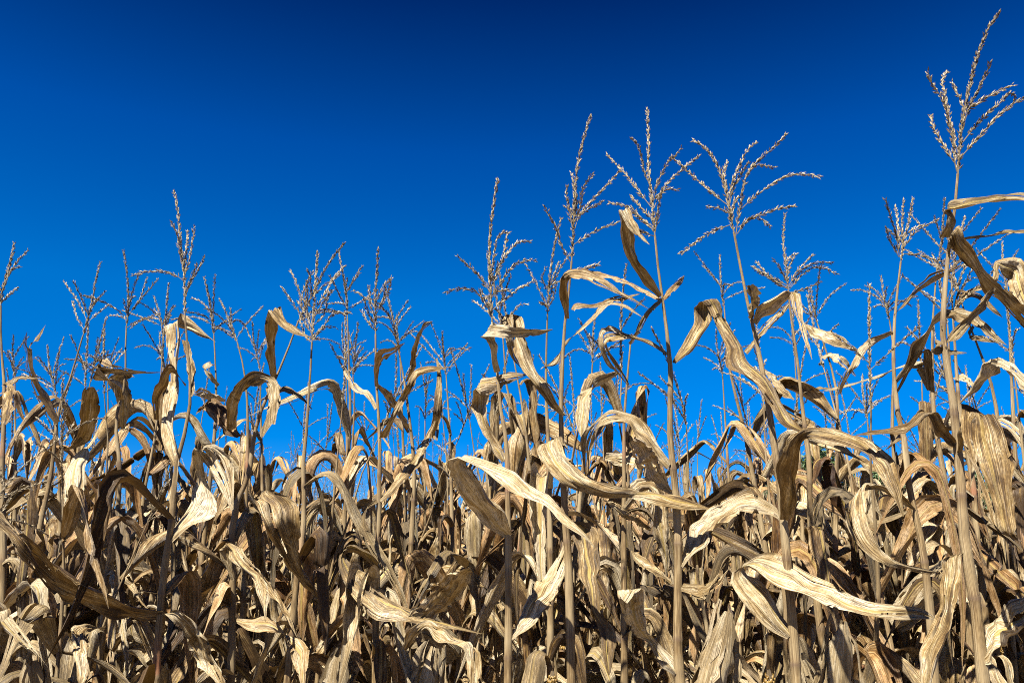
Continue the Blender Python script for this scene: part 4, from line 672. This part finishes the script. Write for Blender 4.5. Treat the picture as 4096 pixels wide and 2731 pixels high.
EARS = {'P3': [(['I', 588, 2250], (.05, .1, 1), 1.0)], 'P5': [(['J', 955, 2270], (-.1, -.15, 1), 1.0)], 'P8': [(['H', 985, 1950], (.2, -.1, 1), 0)], 'P7': [(['H', 430, 2030], (.2, -.2, 1), 0)],
        'P6': [(['G', 190, 1990], (0, -.2, 1), 0)], 'P2': [(['J', 440, 1860], (.25, -.2, 1), 0)], 'P20': [(['J', 1240, 1840], (.1, -.2, 1), 0)], 'P19': [(['J', 1150, 1950], (-.2, -.2, 1), 0)]}
for hk, H in HEROES.items():
    hr = np.random.default_rng(abs(hash(hk)) % 1000 if False else sum(ord(c) * (i + 7) for i, c in enumerate(hk)))
    D = H['D']; sp = at(pix(H['st']), D)                           # top -> down
    last = sp[-1]; d = nrm(sp[-1] - sp[-2]); foot = last.copy(); steps = [sp]
    zz = np.linspace(last[2], 0, 6)[1:]; dx = np.clip(d[0] / max(-d[2], .2), -.12, .12)
    ext = np.stack([last[0] + dx * (last[2] - zz) * (1 - .4 * (last[2] - zz) / max(last[2], .1)), np.full(5, D), zz], 1)
    P = np.vstack([sp, ext])[::-1]; P = spline(P, 40); origin = P[0].copy(); HPOS.append(origin)
    tot = float(np.sum(np.linalg.norm(np.diff(P, axis=0), axis=1))); lean = hr.uniform(-.02, .02)
    nodes = []; z = .16
    while z < tot - .22: nodes.append(z); z += hr.uniform(.13, .19)
    gs = Geo(); stalk_geo(gs, P, hr, None, nodes, 14)
    mine = [l for l in LEAVES if l[0] == hk]; leaves = []
    for l in mine: g = Geo(); build_leaf(g, *l, hr); leaves.append(g)
    dcum = np.concatenate([[0], np.cumsum(np.linalg.norm(np.diff(P, axis=0), axis=1))])
    zmax = 1.12 if len(mine) >= 3 else (1.35 if len(mine) else 1.95)
    if hk[0] == 'P' and len(mine) >= 1 and D < 2.2: zmax = 1.10
    az0 = hr.uniform(0, 6.28)
    for j, z in enumerate(nodes):
        b = np.array([np.interp(z, dcum, P[:, q]) for q in range(3)])
        if b[2] > zmax or b[2] < .35: continue
        g = Geo(); up = np.clip((b[2] - .8) / 1.2, 0, 1)
        auto_leaf(g, b, az0 + j * math.pi + hr.uniform(-.5, .5), hr, hr.uniform(.4, .75) * (1 - .3 * up), hr.uniform(.035, .07) * (1 - .25 * up), hr.uniform(40, 78), hr.uniform(-88, -35) + 20 * up,
                  hr.uniform(.12, .45), hr.uniform(4, 12), hr.normal(0, 1.9), hr.uniform(.5, 1.4), 34, 13); leaves.append(g)
    if D >= 1.95 and hk != 'P20':
        for j, z in enumerate(nodes):                        # dead blades clinging to the lower stem
            b = np.array([np.interp(z, dcum, P[:, q]) for q in range(3)])
            if .75 < b[2] < 1.62:
                for _ in range(int(hr.integers(1, 3))):
                    g = Geo(); auto_leaf(g, b, hr.uniform(0, 6.28), hr, hr.uniform(.25, .6), hr.uniform(.03, .062), hr.uniform(25, 80), hr.uniform(-89, -60), hr.uniform(.06, .3), hr.uniform(6, 13), hr.normal(0, 2), hr.uniform(.5, 1.7), 28, 11); leaves.append(g)
    tas, arms = None, []
    if H['ax'] is not None:
        q = pix(H['ax'])[::-1]; dz = hr.uniform(-.05, .05); ax = spline(at(q, D + dz * np.linspace(0, 1, len(q)) ** 2), 26)
        tas = Geo(); tassel_arm(tas, ax, hr, True)
        if isinstance(H['br'], int):
            AR = auto_arms(ax, hr, H['br'])
        else:
            AR = []
            for k, br in enumerate(H['br']):
                q = pix(br); t = np.linspace(0, 1, len(q)); dd = hr.uniform(-.10, .10); AR.append(spline(at(q, D + dd * t ** 1.3), 16))
            AR += auto_arms(ax, hr, 2, .06, .11)
        for a in AR: g = Geo(); tassel_arm(g, a, hr); arms.append(g)
    ears = []
    for (px, dr, op) in EARS.get(hk, []):
        g, gk = Geo(), Geo(); ear_geo(g, gk, at(pix(px), D - .03)[0], dr, hr, .2, .026, op); ears.append((g, gk))
    root = bpy.data.objects.new('corn_plant', None); SC.collection.objects.link(root); root.location = origin
    tag(root, H['lab'], 'corn plant', 'dry corn plants in the front rows')
    finish_parts(root, gs, leaves, tas, arms, ears, origin)

# ------------------------------------------------------------------ the rows behind
def plant_parts(rng, lod, Hh):
    """One dry plant at the origin: stalk, leaves, tassel, side branches, ears (lod 0 near, 1 middle, 2 far)."""
    a = rng.uniform(0, 6.28); ln = rng.uniform(0, .3) * rng.choice([.3, 1]); t = np.linspace(0, 1, 14)
    P = np.stack([math.cos(a) * ln * t ** 2 + rng.normal(0, .006, 14), math.sin(a) * ln * t ** 2 + rng.normal(0, .006, 14), t * Hh], 1); P[0] = 0
    nodes = []; z = .15
    while z < Hh - .12: nodes.append(z); z += rng.uniform(.13, .19)
    gs = Geo()
    if lod < 2: stalk_geo(gs, P, rng, None, nodes, 8 if lod == 0 else 6, 0, rng.uniform(.72, .92))
    else: tube(gs, P[::3], np.interp(Hh - P[::3, 2], [0, .25, .5, .9, 1.6], [.003, .0046, .008, .011, .013]), 4, (0, 0, .2), 0, rng.random())
    d = P[:, 2]; leaves = []; az0 = rng.uniform(0, 6.28)
    nn, mm = ((26, 9), (17, 5), (9, 3))[lod]
    for j, z in enumerate(nodes):
        if z < .5 or (lod == 2 and z < .9): continue
        if rng.random() < .06: continue
        b = np.array([np.interp(z, d, P[:, q]) for q in range(3)]); up = np.clip((z - .8) / (Hh - .9), 0, 1); g = Geo()
        if rng.random() < .34:   # collapsed leaf hanging against the stalk
            e0, e1, tb, sh = rng.uniform(20, 60), rng.uniform(-89, -80), rng.uniform(.05, .16), rng.uniform(9, 14)
        else:
            e0, e1, tb, sh = rng.uniform(45, 82), rng.uniform(-88, -20), rng.uniform(.15, .6), rng.uniform(4, 12)
        auto_leaf(g, b, az0 + j * math.pi + rng.normal(0, .4), rng, rng.uniform(.42, .88) * (1 - .22 * up), rng.uniform(.036, .082) * (1 - .3 * up), e0, e1, tb, sh, rng.normal(0, 2.1), rng.uniform(.4, 1.8), nn, mm,
                  pleat=1 if lod < 2 else .5)
        leaves.append(g)
        if z < Hh - .45 and rng.random() < .95:      # a torn strip or husk leaf beside the main blade
            g = Geo(); auto_leaf(g, b, az0 + rng.uniform(0, 6.28), rng, rng.uniform(.25, .6), rng.uniform(.03, .06), rng.uniform(-20, 70), rng.uniform(-89, -40), rng.uniform(.1, .5), rng.uniform(5, 14), rng.normal(0, 2.5), rng.uniform(.5, 1.6), max(9, nn - 6), mm, pleat=1 if lod < 2 else .5)
            leaves.append(g)
    tb = P[-1]; hd = nrm(P[-1] - P[-3]); L_ = rng.uniform(.24, .33); t = np.linspace(0, 1, 10)[:, None]; b = rng.normal(0, .05, 3) * [1, 1, 0]
    ax = tb + hd * L_ * t + b * t ** 2 * rng.choice([.3, .8, 1.6]); tas = Geo(); tassel_arm(tas, ax, rng, True, lod); arms = []
    for A in auto_arms(ax, rng, int(rng.integers(2, 7)), npt=9 if lod == 0 else 5): g = Geo(); tassel_arm(g, A, rng, False, lod); arms.append(g)
    ears = []
    for k in range(int(rng.integers(1, 3)) if lod < 2 else 1):
        z = rng.uniform(.85, 1.25); b = np.array([np.interp(z, d, P[:, q]) for q in range(3)]); an = az0 + rng.uniform(0, 6.28); tl = rng.uniform(-.6, .9)
        g, gk = Geo(), Geo(); ear_geo(g, gk, b + np.array([math.cos(an), math.sin(an), 0]) * .02, (math.cos(an), math.sin(an), tl * 2), rng, open_tip=(.45 if lod == 0 and rng.random() < .05 else 0), lod=lod); ears.append((g, gk))
    return gs, leaves, tas, arms, ears

NEAR = []                                   # part meshes of ten plants, shared by every copy
tr = np.random.default_rng(77)
for k in range(12):
    gs, lv, ta, ar, er = plant_parts(tr, 0, tr.uniform(1.80, 2.08))
    for g in ar: ta.absorb(g.flat())
    NEAR.append(dict(stalk=gs.mesh('stalk', [M_STALK]), leaves=[g.mesh('leaf', [M_LEAF]) for g in lv], tassel=ta.mesh('tassel', [M_TASSEL], False),
                     ears=[(g.mesh('ear', [M_HUSK]), gk.mesh('kernels', [M_KERNEL]) if gk.n else None) for g, gk in er]))
def whole(parts, arms_in=True):
    gs, lv, ta, ar, er = parts; G = Geo(); G.absorb(gs.flat(), mat=1)
    for g in lv: G.absorb(g.flat(), mat=0)
    for g in [ta] + ar: G.absorb(g.flat(), mat=2)
    for g, gk in er: G.absorb(g.flat(), mat=3)
    return G
ALLM = [M_LEAF, M_STALK, M_TASSEL, M_HUSK]
MID = [whole(plant_parts(tr, 1, tr.uniform(1.80, 2.08))).mesh('corn_plant', ALLM) for k in range(14)]
FAR = [whole(plant_parts(tr, 2, tr.uniform(1.75, 2.05))).flat() for k in range(16)]

spots = []
for r in range(-1, 64):
    y0 = 1.80 + r * .80
    for k in range(-470, 470):
        s = k * .165 + rng.uniform(-.06, .06); off = rng.normal(0, .05)
        p = np.array([0, y0]) + RD * s + RN * off
        if p[1] < 1.3 or p[1] > 44 or abs(p[0]) > .66 * p[1] + .45: continue
        if rng.random() < .06: continue
        if p[1] > 18 and rng.random() < .30: continue
        spots.append((p[0], p[1], r))
HP = np.array(HPOS)[:, :2]
def free(x, y, r):
    if r <= 0: return y > 1.95 and x < -.55 and np.min(np.hypot(HP[:, 0] - x, HP[:, 1] - y)) > .12
    return np.min(np.hypot(HP[:, 0] - x, HP[:, 1] - y)) > .10
spots = [s for s in spots if free(*s)]
spots.sort(key=lambda s: s[0] ** 2 + s[1] ** 2)
NIND = 296 - len(HEROES); NPART = 112
ORD = ['first', 'second', 'third', 'fourth', 'fifth', 'sixth', 'seventh', 'eighth', 'ninth', 'tenth', 'eleventh', 'twelfth', 'thirteenth', 'fourteenth', 'fifteenth', 'sixteenth', 'seventeenth', 'eighteenth', 'nineteenth', 'twentieth',
       'twenty-first', 'twenty-second', 'twenty-third', 'twenty-fourth', 'twenty-fifth', 'twenty-sixth', 'twenty-seventh', 'twenty-eighth', 'twenty-ninth', 'thirtieth']
rank = {}
for r in sorted({s[2] for s in spots[:NIND]}):
    for i, s in enumerate(sorted([q for q in spots[:NIND] if q[2] == r], key=lambda q: q[0] / q[1])): rank[s] = i
for n, s in enumerate(spots[:NIND]):
    x, y, r = s; rz = rng.uniform(0, 6.28); sc = rng.uniform(.93, 1.07)
    if r in (1, 2) and rank[s] < len(ORD):
        lab = 'dry corn plant in the %s row back, %s from the left of that row' % (('second', 'third')[r - 1], ORD[rank[s]]); grp = 'dry corn plants in the rows behind the front'
    else:
        lab = 'dry tan corn plant crowded in the thick of the field, mostly hidden by nearer ones'; grp = 'corn plants crowded in the field'
    if n < NPART:
        T = NEAR[int(rng.integers(len(NEAR)))]
        root = bpy.data.objects.new('corn_plant', None); SC.collection.objects.link(root)
        link('stalk', T['stalk'], root); link('tassel', T['tassel'], root)
        for me in T['leaves']: link('leaf', me, root)
        for me, mk in T['ears']:
            e = link('ear', me, root)
            if mk: link('kernels', mk, e)
    else:
        root = link('corn_plant', MID[int(rng.integers(len(MID)))])
    if r <= 0: sc *= .82
    root.location = (x, y, 0); root.rotation_euler = (rng.normal(0, .055), rng.normal(0, .055), rz); root.scale = (sc, sc, sc)
    tag(root, lab, 'corn plant', grp)

FG = Geo()
for (x, y, r) in spots[NIND:]:
    f = FAR[int(rng.integers(len(FAR)))]; c, s_ = math.cos(a := rng.uniform(0, 6.28)), math.sin(a); k = rng.uniform(.92, 1.08)
    Mx = np.eye(4); Mx[:3, :3] = np.array([[c, -s_, 0], [s_, c, 0], [0, 0, 1]]) * k; Mx[:3, 3] = (x, y, 0)
    FG.absorb(f, Mx, seed=rng.uniform(0, 1))
tag(link('distant_corn', FG.mesh('distant_corn', ALLM)), 'dense mass of dry tan corn filling the field to the horizon', 'corn field', kind='stuff')

for k, (px, dist, h, w, lab) in enumerate([
    (3275, 62, 7.9, 3.0, 'dark green tree peeping through under the big arching leaf'),
    (3540, 66, 7.0, 3.4, 'dark green tree behind the corn near the loop of curled leaf'),
    (3080, 70, 6.4, 3.0, 'dark green tree low behind the corn, left of the arching leaf'),
    (2560, 78, 6.0, 3.2, 'small dark tree low behind the thick straight stem'),
    (3900, 66, 7.4, 3.6, 'dark green tree mostly hidden behind the tallest plant')]):
    X_ = (px - 2048) / FPX * dist
    tree(X_, dist, h, w, 50 + k, lab)
